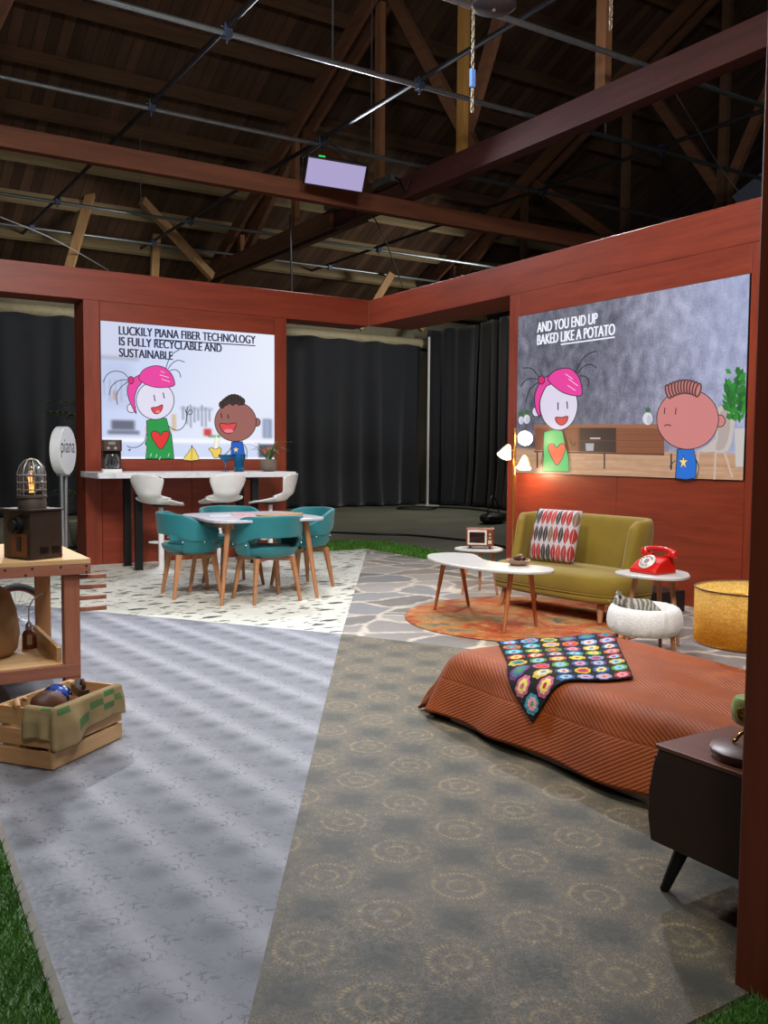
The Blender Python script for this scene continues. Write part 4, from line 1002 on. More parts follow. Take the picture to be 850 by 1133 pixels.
# burlap sack on the shelf, oil can, bicycle wheel
def burlap(name, c1, c2, green=False):
    t = NT(name); v = t.coord(); uv = t.n('TexCoord').outputs['UV']
    n = t.noise(v, 6, 4); 
    wv = t.math('ADD', t.n('TexWave', {'Vector': uv, 'Scale': 60.0}, bands_direction='X').outputs[1], t.n('TexWave', {'Vector': uv, 'Scale': 40.0}, bands_direction='Y').outputs[1])
    col = t.ramp(n, [(.3, c1), (.7, c2)]); col = t.mix(t.math('MULTIPLY', t.math('SUBTRACT', wv, .8), .22), col, lin((80, 62, 40)))
    if green:
        s_ = t.n('SeparateXYZ', {0: uv}); tot = None
        for (a, b, c, d) in ((.70, .79, .52, .66), (.80, .89, .40, .52), (.79, .88, .66, .80), (.60, .69, .66, .84), (.885, .955, .54, .68), (.46, .57, .40, .5), (.2, .36, .37, .43)):
            m_ = t.math('MULTIPLY', t.math('MULTIPLY', t.math('GREATER_THAN', s_.outputs[0], a), t.math('LESS_THAN', s_.outputs[0], b)), t.math('MULTIPLY', t.math('GREATER_THAN', s_.outputs[1], c), t.math('LESS_THAN', s_.outputs[1], d)))
            tot = m_ if tot is None else t.math('MAXIMUM', tot, m_)
        col = t.mix(t.math('MULTIPLY', tot, .85), col, lin((58, 116, 62)))
    t.set(col, .95); t.bump(t.noise(v, 300, 2), .4, .003); return t.m
BUR = burlap('burlap_brown', (122, 92, 60), (164, 130, 90))
sk_ = thing('burlap_sack', 'full brown burlap sack slumped on the workbench shelf', 'sack', (.70, 4.9, .2055), .2)
mb = MB().lathe([(.001, 0), (.15, 0), (.19, .03), (.2, .12), (.185, .23), (.15, .32), (.08, .38), (.05, .4), (.06, .43), (.001, .43)], n=40, sy=.8)
mb.v = [tuple(V(p)*(1+.09*noise.noise(V(p)*9)) if p[2] > .01 else p) for p in mb.v]; mb.build('body', BUR, sk_, smooth='all')
MB().tube([(.056*cos(2*PI*k/20), .046*sin(2*PI*k/20), .4) for k in range(20)], .008, 6, closed=True).build('tie', M('jute_cord', (170, 140, 96), .9), sk_, smooth=True)
oc = thing('oil_can', 'small brown oil can with a long curved spout on the workbench shelf', 'oil can', (.955, 5.0, .2055))
MB().lathe([(.001, 0), (.036, 0), (.037, .01), (.036, .07), (.032, .085), (.016, .1), (.001, .1)], n=24).build('body', M('oil_can_brown', (112, 58, 34), .4, .3), oc, smooth=True)
MB().lathe([(.018, .098), (.02, .105), (.018, .125), (.008, .14), (.001, .14)], n=18).build('collar', STEEL, oc, smooth=True)
MB().tube(smooth_open([(0, 0, .13), (.0, .0, .19), (.012, 0, .24), (.045, 0, .275), (.07, 0, .285)], 6), .0035, 8).build('spout', STEEL, oc, smooth=True)
MB().box((-.006, -.0375, .05), (.026, .003, .05)).build('label_plate', M('paper_label', (176, 156, 120), .7), oc)
wh = thing('bicycle_wheel', 'small spoked bicycle wheel standing on the floor behind the workbench', 'wheel', (1.03, 5.8, .2245), .25)
R_ = .2
circ = lambda r, y=0, n=48: [(r*cos(2*PI*k/n), y, r*sin(2*PI*k/n)) for k in range(n)]
MB().tube(circ(R_), .018, 10, closed=True).build('tyre', M('tyre_rubber', (34, 33, 34), .8), wh, smooth=True)
MB().tube(circ(R_-.02), .008, 8, closed=True).build('rim', M('rim_red', (120, 60, 56), .4, .5), wh, smooth=True)
MB().tube([(0, -.03, 0), (0, .03, 0)], .014, 12).build('hub', STEEL, wh, smooth=True)
mb = MB()
for k in range(20): a = 2*PI*k/20; mb.tube([(.012*cos(a+.6), .02*(-1)**k, .012*sin(a+.6)), ((R_-.02)*cos(a), 0, (R_-.02)*sin(a))], .0013, 5)
mb.build('spokes', STEEL, wh)
# crate
CP = wood('crate_pine', (198, 152, 98), (230, 194, 146), .6, 'x', 1.2, .04); CPY = wood('crate_pine_side', (188, 128, 78), (222, 172, 120), .6, 'y', 1.2, .04)
cr = thing('wooden_crate', 'slatted pine crate on the grey floor in front of the workbench', 'crate', (.857, 3.837, .0045), math.radians(37.8))
CW, CD, CH = .44, .27, .235
for sy in (-1, 1):
    for z0, z1 in ((.004, .07), (.08, .15), (.16, CH)):
        MB().box((0, sy*(CD/2-.006), (z0+z1)/2), (CW, .012, z1-z0)).build('slat', CP, cr, bevel=.0015)
for sx in (-1, 1):
    for z0, z1 in ((.004, .07), (.085, .15), (.165, CH)):
        MB().box((sx*(CW/2-.006), 0, (z0+z1)/2), (.012, CD-.026, z1-z0)).build('end_slat', CPY, cr, bevel=.0015)
    for sy in (-1, 1): MB().box((sx*(CW/2-.024), sy*(CD/2-.024), CH/2), (.022, .022, CH-.004)).build('corner_post', CP, cr)
MB().box((0, 0, .012), (CW-.03, CD-.03, .012)).build('bottom', CP, cr)
# burlap over the near rim (path runs from the left end, round the near corner, to the right)
BUR2 = burlap('burlap_pale', (142, 122, 84), (176, 154, 112), True)
bu = thing('burlap_cloth', 'pale burlap with green printed squares hung over the near rim of the crate', 'cloth', (.857, 3.837, .0045), math.radians(37.8))
hx, hy = CW/2+.006, CD/2+.006; P_ = [(-hx, -.01), (-hx-.002, -hy+.06), (-hx+.005, -hy+.012), (-hx+.03, -hy-.004), (-.05, -hy-.004), (.1, -hy-.004), (hx-.03, -hy-.004)]
path = smooth_open(P_, 8)
def rim(u, v):
    i = u*(len(path)-1); k = int(min(i, len(path)-2)); p = path[k].lerp(path[k+1], i-k)
    d_ = (path[k+1]-path[k]).normalized(); out = V((d_.y, -d_.x, 0))
    hem = .11+.012*sin(u*9)-.03*smst(u, .25, .45)*(1-smst(u, .5, .7)); fold = .012*abs(sin(u*7+1))+.014*math.exp(-((u-.58)/.04)**2)
    if v < .3: q = v/.3; z = .165+(CH+.008-.165)*q; o_ = -.028-.012*(1-q)*(1+.5*sin(u*15))
    elif v < .4: q = (v-.3)/.1; z = CH+.008+.004*sin(PI*q); o_ = -.028+.034*q
    else: q = (v-.4)/.6; z = CH+.008+(hem-CH)*q; o_ = .006+fold*smst(q, 0, .5)+.004*q+.006*sin(u*34)*q
    return V((p.x, p.y, z))+out*o_
mb = MB().grid(rim, 70, 26)
mb.build('hung_cloth', BUR2, bu, smooth='all', solid=.003)
mb = MB().grid(lambda u, v: V(((u-.5)*(CW-.075), (v-.5)*(CD-.085), .145+.015*noise.noise(V((u*5, v*5, 2)))-.03*((2*u-1)**4+(2*v-1)**4)*.5)), 24, 18)
mb.build('bunched_cloth', BUR2, bu, smooth='all', solid=.11, off=-1)
def crate_pt(x, y, z): return V((.857, 3.837, .0045))+rotz(math.radians(37.8)) @ V((x, y, z))
o = MB().ball((0, 0, 0), (.085, .055, .05), 20, noise_amp=.12, seed=2).build('leather_mitt', M('worn_leather_brown', (86, 52, 34), .55, var=.3, bump=.15), smooth='all'); o.location = crate_pt(-.1, -.02, .225); o.rotation_euler = (0, .25, .55)
tag(o, 'brown rounded worn leather object at the near left of the crate', 'leather object')
t = NT('blue_painted_ball'); v = t.coord(); vo = t.n('TexVoronoi', {'Vector': v, 'Scale': 38.0}).outputs['Color']; r0 = t.n('SeparateColor', {0: vo}).outputs[0]
t.set(t.ramp(r0, [(0, (24, 40, 104)), (.5, (44, 78, 170)), (.72, (206, 206, 196)), (.82, (186, 142, 60)), (.9, (20, 26, 66))], 'CONSTANT'), .25)
o = MB().ball((0, 0, 0), (.062, .062, .05), 24).build('painted_ball', t.m, smooth='all'); o.location = crate_pt(.03, .05, .215); tag(o, 'blue painted ball with white and gold marks in the crate', 'ball')
o = MB().ball((0, 0, 0), .022, 14).lathe([(.01, .018), (.008, .03), (.001, .032)], n=12).build('yellow_knob', M('yellow_paint', (222, 184, 40), .4), smooth='all'); o.location = crate_pt(.03, .088, .225); tag(o, 'small yellow knob behind the blue ball in the crate', 'knob')
pl = thing('hand_plane', 'dark wooden hand plane tilted in the right end of the crate', 'tool', crate_pt(.14, .02, .2), math.radians(37.8)+.9)
MB().prism([(-.075, 0), (.075, 0), (.08, .03), (-.08, .035)], -.022, .022, fn=lambda p: V((p.x, p.z, p.y))).build('body', wood('dark_walnut', (58, 34, 24), (90, 56, 38), .45, 'x', 2), pl, bevel=.004)
MB().tube(smooth_open([(-.06, 0, .03), (-.07, 0, .055), (-.05, 0, .07), (-.03, 0, .05)], 5), .009, 8).build('handle', wood('dark_walnut', 0, 0), pl, smooth=True)
MB().bar((.01, 0, .03), (.03, 0, .055), .03, .006).build('iron', DARK, pl)
o = MB().tube(smooth_open([(-.07, 0, 0), (-.03, .01, .012), (.03, .0, .01), (.075, -.012, -.006)], 6), [.011+.004*sin(k*.35) for k in range(19)], 10).build('tool_handle', wood('light_handle', (176, 132, 86), (206, 164, 116), .5, 'x', 2), smooth=True)
o.location = crate_pt(-.165, .07, .235); o.rotation_euler.z = 1.3; tag(o, 'pale turned wooden handle at the left end of the crate', 'tool')
# round sign on two tubes
sg = thing('round_sign', 'white round drum sign on two steel tubes behind the workbench', 'sign', (2.2, 9.62, 0))
nrm = V((.84, -.543, 0)); rt_ = nrm.to_track_quat('Z', 'Y').to_matrix(); SR, ST = .247, .1
right = V((0, 0, 1)).cross(nrm).normalized()
mb = MB().lathe([(.001, -ST/2), (SR-.004, -ST/2), (SR, -ST/2+.004), (SR, ST/2-.004), (SR-.004, ST/2), (.001, ST/2)], (0, 0, 1.25), 64, rot=rt_)
drum = mb.build('drum', M('sign_white', (214, 218, 220), .35, var=.03), sg, smooth=True)
mb = MB(); o_ = V((0, 0, 1.25))+nrm*(ST/2+.001)
def sign_text(body, c, wdt, hgt):
    vs, fs, x0, x1, y0, y1 = text_mesh(body); k = wdt/(x1-x0); ky = hgt/(text_mesh('p')[5]-0)
    mb.add([o_+right*((v_.x-(x0+x1)/2)*k)+V((0, 0, c+v_.y*ky)) for v_ in vs], fs)
sign_text('piana', -.02, .39, .095)
mb.build('lettering', M('sign_black', (22, 22, 26), .5), drum, recalc=False)
for s_ in (-1, 1):
    MB().tube([tuple(right*s_*.065+V((0, 0, 1.02))), tuple(right*s_*.03+V((0, 0, .02)))], .02, 14).build('tube', STEEL, sg, smooth=True)
MB().box((0, 0, 1.0), (.16, .05, .02), rot=rotz(.75)).build('bracket', STEEL, sg)
MB().lathe([(.16, 0), (.16, .012), (.14, .02), (.001, .02)], n=36).build('base_plate', STEEL, sg, smooth=True)
# plants in the left opening
pm = thing('potted_palm', 'tall palm in a pale pot behind the left set column', 'plant', (3.05, 12.1, -.01))
MB().lathe([(.12, 0), (.19, .04), (.24, .34), (.22, .34), (.2, .3), (.001, .3)], n=28).build('pot', M('pale_planter', (176, 172, 156), .6), pm, smooth=True)
mb = MB(); r = random.Random(9)
for k in range(9): a = r.uniform(0, 6.28); mb.tube([(.05*cos(a), .05*sin(a), .28), (.1*cos(a), .1*sin(a), .8), (.14*cos(a+.4), .14*sin(a+.4), r.uniform(1.0, 1.7))], .012, 7)
mb.build('stems', M('palm_stem', (70, 84, 44), .6), pm, smooth=True)
mb = MB()
for k in range(46):
    a = r.uniform(0, 6.28); z = r.choice((.55, .6, .9, 1.3, 1.6, 1.75)); l = r.uniform(.25, .5)
    for j in range(5):
        q = .3+j*.16; p = V((cos(a)*l*q, sin(a)*l*q, z+.14*sin(q*2))); b = a+(.6 if j % 2 else -.6)
        blade(mb, p, p+V((cos(b)*.09, sin(b)*.09, .05)), p+V((cos(b)*.2, sin(b)*.2, -.02)), .035, 4)
mb.build('fronds', LEAF, pm, solid=.001)
gt = thing('potted_grass', 'low tuft of spiky grass beside the base of the left set column', 'plant', (2.74, 11.1, -.01))
MB().lathe([(.06, 0), (.08, .05), (.075, .05), (.001, .045)], n=20).build('pot', DARK, gt, smooth=True)
mb = MB()
for k in range(60):
    a = r.uniform(0, 6.28); l = r.uniform(.03, .16); h = r.uniform(.1, .26); blade(mb, (.03*cos(a), .03*sin(a), .04), (l*.4*cos(a), l*.4*sin(a), .04+h*.8), (l*cos(a), l*sin(a), .04+h), .012, 4)
mb.build('blades', LEAF, gt, solid=.001)

# ================================================================== BED CORNER
BX0, BX1, BY0, BY1, BT_ = 2.62, 3.46, 1.0, 3.37, .30
EX, EY = .335, .37
def bprof(s):
    r = .09; am = math.radians(65); L = r*am
    if s < L: return r*sin(s/r), r*(1-cos(s/r))
    h, v = r*sin(am), r*(1-cos(am)); d = s-L; drop = BT_-.016-v; Lm = drop/sin(am)
    if d < Lm: return h+d*cos(am), v+d*sin(am)
    return h+Lm*cos(am)+(d-Lm), BT_-.016
def bedpt(x, y):
    qx = min(max(x, BX0), BX1); qy = min(max(y, BY0), BY1); ox, oy = x-qx, y-qy; l = math.hypot(ox, oy)
    z = BT_+.014*noise.noise(V((x*3.4, y*3.4, 0)))-.03*smst(y, 2.0, 1.2)*0
    if l < 1e-9: return V((x, y, z))
    e = max(abs(ox)/EX*EX if abs(ox)/EX > abs(oy)/EY else abs(oy), abs(ox) if abs(ox)/EX > abs(oy)/EY else abs(oy))
    h, v = bprof(e*(1-.08*smst(-y, -2.5, -2.0))); k = min(1, e/.25)
    along = x if abs(oy)/EY > abs(ox)/EX else y
    corner = min(abs(ox)/EX, abs(oy)/EY)
    h += k*(.016*sin(along*11+1)+.012*noise.noise(V((x*5, y*5, 4))))+k*corner*.03*sin(math.atan2(oy, ox)*9)
    return V((qx+ox/l*h, qy+oy/l*h, max(.014, z-v)))
def bednrm(x, y):
    d = .006; a = bedpt(x+d, y)-bedpt(x-d, y); b = bedpt(x, y+d)-bedpt(x, y-d); n = a.cross(b); return n.normalized() if n.length > 1e-9 else V((0, 0, 1))
bed = thing('bed', 'low single bed with a white mattress under an orange quilt', 'bed', (3.04, 2.2, .0045))
MB().box((0, -.02, .03), (1.1, 2.3, .06)).build('base', M('bed_base_white', (206, 200, 192), .8), bed, bevel=.006)
MB().prism(rounded(.9, 2.36, .12), .071, .262).build('mattress', fabric('mattress_white', (222, 216, 206)), bed, bevel=.03)
t = NT('orange_quilt'); uv = t.n('TexCoord').outputs['UV']; mp = t.n('Mapping', {'Vector': uv, 'Scale': (4.5, 7.0, 1)}).outputs[0]
sx = t.n('SeparateXYZ', {0: mp}); zig = t.math('MULTIPLY', t.math('PINGPONG', sx.outputs[0], .5), 1.35)
ph = t.math('FRACT', t.math('MULTIPLY', t.math('ADD', sx.outputs[1], zig), 14.0))
rib = t.math('SINE', t.math('MULTIPLY', ph, PI)); rib = t.math('POWER', rib, .45)
seam = t.math('PINGPONG', sx.outputs[0], .5); seam = t.n('MapRange', {0: t.math('MINIMUM', seam, t.math('SUBTRACT', .5, seam)), 1: 0.0, 2: .03, 3: 0.0, 4: 1.0}).outputs[0]
hgt_ = t.math('MULTIPLY', rib, t.math('ADD', .4, t.math('MULTIPLY', seam, .6)))
nz = t.noise(t.coord(), 5, 4)
t.set(t.ramp(nz, [(.3, (134, 60, 16)), (.7, (158, 76, 26))]), .6); t.bump(t.math('ADD', hgt_, t.math('MULTIPLY', nz, .6)), .55, .006); t.set(Sheen_Weight=.05, Specular_IOR_Level=.25)
def qf(u, v):
    x = BX0-EX+u*(BX1-BX0+2*EX); y = BY0+.05+v*(BY1+EY-BY0-.05); p = bedpt(x, y); return p
q = MB().grid(qf, 120, 200).build('quilt', t.m, smooth='all', solid=.012, off=1)
tag(q, 'burnt orange chevron stitched quilt spread over the low bed and trailing on the floor', 'quilt')
# crocheted blanket
t = NT('granny_squares'); uv = t.n('TexCoord').outputs['UV']; NX, NY = 6, 8
mp = t.n('Mapping', {'Vector': uv, 'Scale': (NX, NY, 1)}).outputs[0]; sx = t.n('SeparateXYZ', {0: mp})
fx = t.math('SUBTRACT', t.math('FRACT', sx.outputs[0]), .5); fy = t.math('SUBTRACT', t.math('FRACT', sx.outputs[1]), .5)
cell = t.n('CombineXYZ', {0: t.math('FLOOR', sx.outputs[0]), 1: t.math('FLOOR', sx.outputs[1])}).outputs[0]
def wn(off): 
    c_ = t.n('VectorMath', {0: cell, 1: (off, off*1.7, 0)}, operation='ADD').outputs[0]; return t.n('TexWhiteNoise', {'Vector': c_}, noise_dimensions='2D').outputs[0]
d2 = t.math('SQRT', t.math('ADD', t.math('MULTIPLY', fx, fx), t.math('MULTIPLY', fy, fy)))
an = t.math('ARCTAN2', fy, fx); pet = t.math('MULTIPLY', t.math('SINE', t.math('MULTIPLY', an, 8.0)), .025)
d3 = t.math('ADD', d2, pet)
def pick(off):
    cs = [(176, 44, 46), (52, 96, 152), (206, 178, 60), (90, 150, 62), (110, 66, 128), (56, 146, 160), (200, 106, 60), (196, 96, 134), (132, 158, 206)]
    return t.ramp(wn(off), [(i/len(cs), c) for i, c in enumerate(cs)], 'CONSTANT')
def lighter(off):
    cs = [(222, 206, 180), (206, 58, 60), (230, 208, 110), (150, 196, 214), (226, 150, 170), (60, 130, 140)]
    return t.ramp(wn(off), [(i/len(cs), c) for i, c in enumerate(cs)], 'CONSTANT')
col = t.mix(t.math('LESS_THAN', d3, .435), lin((14, 15, 18)), pick(3.0))
col = t.mix(t.math('LESS_THAN', d3, .29), col, lighter(11.0)); col = t.mix(t.math('LESS_THAN', d2, .12), col, pick(23.0))
yarn = t.n('TexVoronoi', {'Vector': uv, 'Scale': 95.0}).outputs[0]
t.set(col, .95); t.bump(t.math('ADD', t.math('MULTIPLY', yarn, .5), t.n('MapRange', {0: d2, 1: .15, 2: .42, 3: .8, 4: 0.0}).outputs[0]), .8, .008)
A_, B_, C_, D_ = V((2.40, 2.75)), V((2.83, 3.40)), V((3.50, 3.28)), V((2.88, 2.58))
def bf(u, v):
    p = (B_*(1-u)+C_*u)*(1-v)+(A_*(1-u)+D_*u)*v
    sc = .012*abs(sin(u*NX*PI)) if v in (0, 1) else 0
    return bedpt(p.x, p.y)+bednrm(p.x, p.y)*(.02+.003*noise.noise(V((u*20, v*20, 0))))
bk_ = MB().grid(bf, 72, 96).build('crochet_blanket', t.m, smooth='all', solid=.008, off=1)
tag(bk_, 'black crochet blanket of colourful granny squares lying over the orange quilt', 'blanket')
# nightstand
WAL = wood('walnut_dark', (40, 24, 17), (64, 40, 28), .4, 'y', 1.6, .04); WTOP = wood('walnut_top', (96, 58, 44), (126, 80, 62), .35, 'y', 1.6, .03)
ns = thing('nightstand', 'dark walnut mid-century nightstand with bowed front next to the bed and near pillar', 'nightstand', (2.03, 1.72, .0045))
pr_ = [(0, .41), (.018, .36), (.032, .28), (.032, .2), (.02, .135), (-.415, .135), (-.415, .41)]
mb = MB(); n = len(pr_)
mb.add([V((0, y, z-.0045)) for y, z in pr_]+[V((.34, y, z-.0045)) for y, z in pr_], [tuple(range(n)), tuple(range(2*n-1, n-1, -1))]+[(i, n+i, n+(i+1) % n, (i+1) % n) for i in range(n)])
mb.build('body', WAL, ns, bevel=.003)
MB().box((.17, -.205, .4125), (.352, .43, .014)).build('top', WTOP, ns, bevel=.004)
for z in (.19, .32):
    y = .034 if z < .3 else .022
    dr = MB().box((.17, y, z), (.3, .008, .11), rot=Matrix.Rotation(-.1 if z > .3 else .03, 3, 'X')).build('drawer_front', WAL, ns, bevel=.002); MB().ball((.17, y+.012, z), .011, 12).build('knob', BRASS, dr, smooth=True)
for x, y, dx, dy in ((.05, -.06, -.045, .03), (.29, -.06, .045, .03), (.05, -.36, -.045, -.0), (.29, -.36, .045, -.0)):
    leg(MB(), (x, y, .133), (x+dx, y+dy, 0), .022, .013).build('leg', BLACK, ns, smooth=True)
tr = MB().lathe([(.001, 0), (.108, 0), (.112, .008), (.112, .024), (.106, .028), (.001, .024)], n=56).build('round_tray', wood('tray_walnut', (74, 42, 30), (104, 62, 46), .35, 'x', 2), smooth=True)
tr.location = (2.16, 1.505, .4245); tag(tr, 'round dark wooden tray on the nightstand', 'tray')
GRN = M('sage_enamel', (178, 198, 116), .25, var=.05, coat=.4); GOLD = M('polished_gold', (206, 160, 78), .2, .95)
orn = thing('green_ornament', 'pale green rounded ornament on a gold claw foot standing on the round tray', 'ornament', (2.18, 1.535, .4515), .3)
bd = MB().lathe([(.001, .055), (.036, .056), (.044, .064), (.048, .09), (.046, .118), (.038, .13), (.001, .132)], n=36).build('body', GRN, orn, smooth=True)
mb = MB().tube([(-.0475, .016*cos(2*PI*k/24), .092+.016*sin(2*PI*k/24)) for k in range(24)], .0045, 8, closed=True).ball((-.048, 0, .092), .007, 10); mb.build('ring', GOLD, bd, smooth=True)
mb = MB().lathe([(.012, .03), (.008, .042), (.018, .055), (.001, .056)], n=18)
for k in range(4): a = 2*PI*k/4+.4; mb.tube(smooth_open([(.006*cos(a), .006*sin(a), .034), (.02*cos(a), .02*sin(a), .026), (.034*cos(a), .034*sin(a), .006), (.042*cos(a), .042*sin(a), .005)], 4), .005, 8)
mb.build('claw_foot', GOLD, orn, smooth=True)
# drum lamp beyond the bed
t = NT('linen_shade'); v = t.coord(); fb = t.noise(v, 90, 3, .75); 
vx = t.noise(t.coord('Object', (20, 20, 260)), 1, 2); 
f = t.math('ADD', t.math('MULTIPLY', fb, .6), t.math('MULTIPLY', vx, .4))
colr = t.ramp(f, [(.35, (196, 160, 84)), (.65, (244, 220, 150))])
df = t.n('BsdfDiffuse', {'Color': colr}); tl = t.n('BsdfTranslucent', {'Color': colr}); mx = t.n('MixShader', {0: .65, 1: df, 2: tl}); t.t.links.new(mx.outputs[0], t.out.inputs[0]); LINEN = t.m
dl_ = thing('drum_lamp', 'glowing yellow linen drum lamp beyond the bed, cut by the near pillar', 'lamp', (3.87, 2.72, .0045))
MB().lathe([(.275, .335), (.275, .6)], n=72, caps=False).build('lamp_shade', LINEN, dl_, smooth=True, solid=.003)
mb = MB()
for z in (.335, .6): mb.tube([(.276*cos(2*PI*k/72), .276*sin(2*PI*k/72), z) for k in range(72)], .004, 6, closed=True)
mb.build('shade_rim', M('rim_brown', (92, 58, 30), .6), dl_, smooth=True)
mb = MB()
for k in range(3): a = 2*PI*k/3+.35; mb.tube([(0, 0, .57), (.273*cos(a), .273*sin(a), .57)], .003, 6)
mb.build('spider', BRASS, dl_)
MB().tube([(0, 0, .01), (0, 0, .575)], .01, 12).build('pole', BRASS, dl_, smooth=True)
MB().lathe([(.12, 0), (.12, .01), (.1, .018), (.001, .02)], n=32).build('base', BRASS, dl_, smooth=True)
MB().ball((0, 0, .47), .04, 16).build('bulb', EM('bulb_drum', (255, 206, 120), 9), dl_, smooth=True)
# stump
st = thing('log_stump', 'small cut log stump on the floor behind the foot of the bed', 'stump', (3.2, 4.04, .0045))
mb = MB().lathe([(.085, 0), (.088, .03), (.084, .1), (.001, .1)], n=36); mb.v = [tuple(V((p[0]*(1+.06*noise.noise(V(p)*30)), p[1]*(1+.06*noise.noise(V(p)*30)), p[2]))) for p in mb.v]
mb.build('bark', M('dark_bark', (46, 38, 34), .9, var=.35, scale=40, bump=.5), st, smooth=True)
MB().lathe([(.078, .1003), (.078, .103), (.001, .103)], n=36).build('cut_face', wood('cut_wood', (176, 138, 84), (206, 172, 116), .6, 'x', 2), st, smooth=True)

# ================================================================== ROOF AND RIG
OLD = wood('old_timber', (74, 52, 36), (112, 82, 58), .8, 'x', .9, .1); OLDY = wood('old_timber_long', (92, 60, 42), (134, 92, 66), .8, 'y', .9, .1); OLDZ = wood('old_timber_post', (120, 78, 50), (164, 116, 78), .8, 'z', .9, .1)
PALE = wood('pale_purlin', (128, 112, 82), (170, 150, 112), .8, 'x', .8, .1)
REDB = wood('red_brown_timber', (62, 33, 31), (92, 50, 44), .7, 'y', .8, .08)
GIRD = wood('girder_timber', (96, 54, 36), (136, 82, 56), .7, 'x', .8, .08)
t = NT('roof_boards'); v = t.coord('Object', (.9, 7.5, 1)); sx = t.n('SeparateXYZ', {0: t.coord()})
bd_ = t.math('FRACT', t.math('MULTIPLY', sx.outputs[0], 6.0)); gap = t.math('LESS_THAN', bd_, .05)
pl_ = t.n('TexWhiteNoise', {'W': t.math('FLOOR', t.math('MULTIPLY', sx.outputs[0], 6.0))}, noise_dimensions='1D').outputs[0]
c_ = t.ramp(t.math('ADD', t.math('MULTIPLY', t.noise(t.coord('Object', (8, .8, 1)), 1.5, 5), .6), t.math('MULTIPLY', pl_, .4)), [(.25, (66, 46, 33)), (.75, (104, 76, 56))])
t.set(t.mix(gap, c_, lin((20, 14, 11))), .85); ROOF = t.m
EY_, EZ_, SL = 18.9, 4.75, .46
def rz_(y): return EZ_+(EY_-y)*SL
struct(MB().bar((3.5, EY_+.6, rz_(EY_+.6)), (3.5, 2.0, rz_(2.0)), 29, .05, up=(0, 0, 1)).build('ceiling', ROOF))
y = 18.6; k = 0
while y > 3:
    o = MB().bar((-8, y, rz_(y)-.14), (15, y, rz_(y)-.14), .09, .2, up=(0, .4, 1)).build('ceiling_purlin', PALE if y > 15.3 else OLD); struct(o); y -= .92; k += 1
def truss(X, chord_mat, near=True):
    if near:
        struct(MB().bar((X, -1, 4.9), (X, 12.6, 4.9), .2, .3).build('ceiling_beam', chord_mat, bevel=.01))
        struct(MB().bar((X+.12, 12.0, 4.9), (X+.12, 18.2, 4.9), .12, .28).bar((X-.1, 12.61, 4.9), (X-.1, 18.2, 4.9), .12, .26).build('ceiling_beam_splice', PALE if False else OLDY, bevel=.006))
    else: struct(MB().bar((X, -1, 4.95), (X, 18.2, 4.95), .16, .26).build('ceiling_beam', chord_mat, bevel=.01))
    for dx in (-.13, .13):
        struct(MB().bar((X+dx, 18.5, rz_(18.5)-.42), (X+dx, 3.0, rz_(3.0)-.42), .07, .26).build('ceiling_rafter', OLDY))
    ys = [16.4, 14.0, 11.4, 9.35, 7.0]
    for i, y in enumerate(ys):
        m_ = (wood('amber_post', (168, 120, 56), (206, 160, 88), .7, 'z', .9) if i == 3 else OLDZ) if near else OLD
        struct(MB().bar((X-.05*(i % 2), y, 5.04), (X-.05*(i % 2), y, rz_(y)-.5), .09, .14, up=(0, 1, 0)).build('ceiling_post', m_))
    for a, b in ((16.2, 14.2), (11.6, 13.8), (9.2, 11.2), (9.5, 7.2)):
        struct(MB().bar((X+.03, a, 5.06), (X+.03, b, min(rz_(b)-.5, 9.4)), .09, .17, up=(0, 1, 0)).build('ceiling_brace', OLDY))
truss(7.12, REDB); truss(12.2, OLDY, False); truss(1.4, OLDY, False)
struct(MB().bar((-8, 10.72, 4.63), (15, 10.66, 4.63), .13, .23).build('ceiling_girder', GIRD, bevel=.008))
for a, b in (((3.9, 16.9, 4.1), (4.4, 16.6, 6.0)), ((5.0, 15.8, 5.6), (6.6, 16.6, 4.6)), ((5.7, 17.4, 4.0), (5.8, 17.4, 5.6)), ((12.0, 12.4, 4.5), (12.9, 12.5, 4.9)), ((10.0, 16.8, 3.9), (10.7, 16.6, 5.1)), ((12.4, 18.0, 4.2), (13.2, 18.0, 5.2))):
    struct(MB().bar(a, b, .1, .15).build('ceiling_strut', wood('pale_strut', (150, 112, 72), (190, 150, 104), .8, 'z', .9)))
# pipe grid
PIPE = M('galvanised_pipe', (138, 146, 150), .4, .75); DPIPE = M('dark_pipe', (62, 64, 72), .45, .6)
rig = thing('lighting_rig', 'grid of crossed steel pipes hung under the timber roof', 'lighting rig', (5, 9, 5.15))
def pipe(a, b, m_=PIPE, r_=.027): MB().tube([V(a)-V((5, 9, 5.15)), V(b)-V((5, 9, 5.15))], r_, 12).build('pipe', m_, rig, smooth=True)
for Y, x0, x1 in ((8.1, -3, 14), (10.3, -3, 14), (14.9, -3, 14), (16.85, -3, 14), (6.45, 3.0, 14), (12.6, 5.5, 14)): pipe((x0, Y, 5.12), (x1, Y, 5.12))
for X, y0, y1 in ((3.38, 2, 18), (5.55, 2, 17.6), (9.3, 5, 18)): pipe((X, y0, 5.18), (X, y1, 5.18), DPIPE)
mb0 = MB().box((0, 0, 0), (.08, .09, .12)).tube([(-.06, 0, .03), (.06, 0, .03)], .012, 8).tube([(0, 0, -.05), (0, 0, -.11)], .012, 8)
cl0 = None
for X in (3.38, 5.55, 9.3):
    for Y in (8.1, 10.3, 14.9, 16.85):
        if cl0 is None: cl0 = mb0.build('pipe_clamp', M('clamp_blue_steel', (92, 104, 128), .4, .7), rig, bevel=.008); o = cl0
        else: o = cl0.copy(); C.objects.link(o)
        o.parent = rig; o.location = V((X, Y, 5.14))-V((5, 9, 5.15))
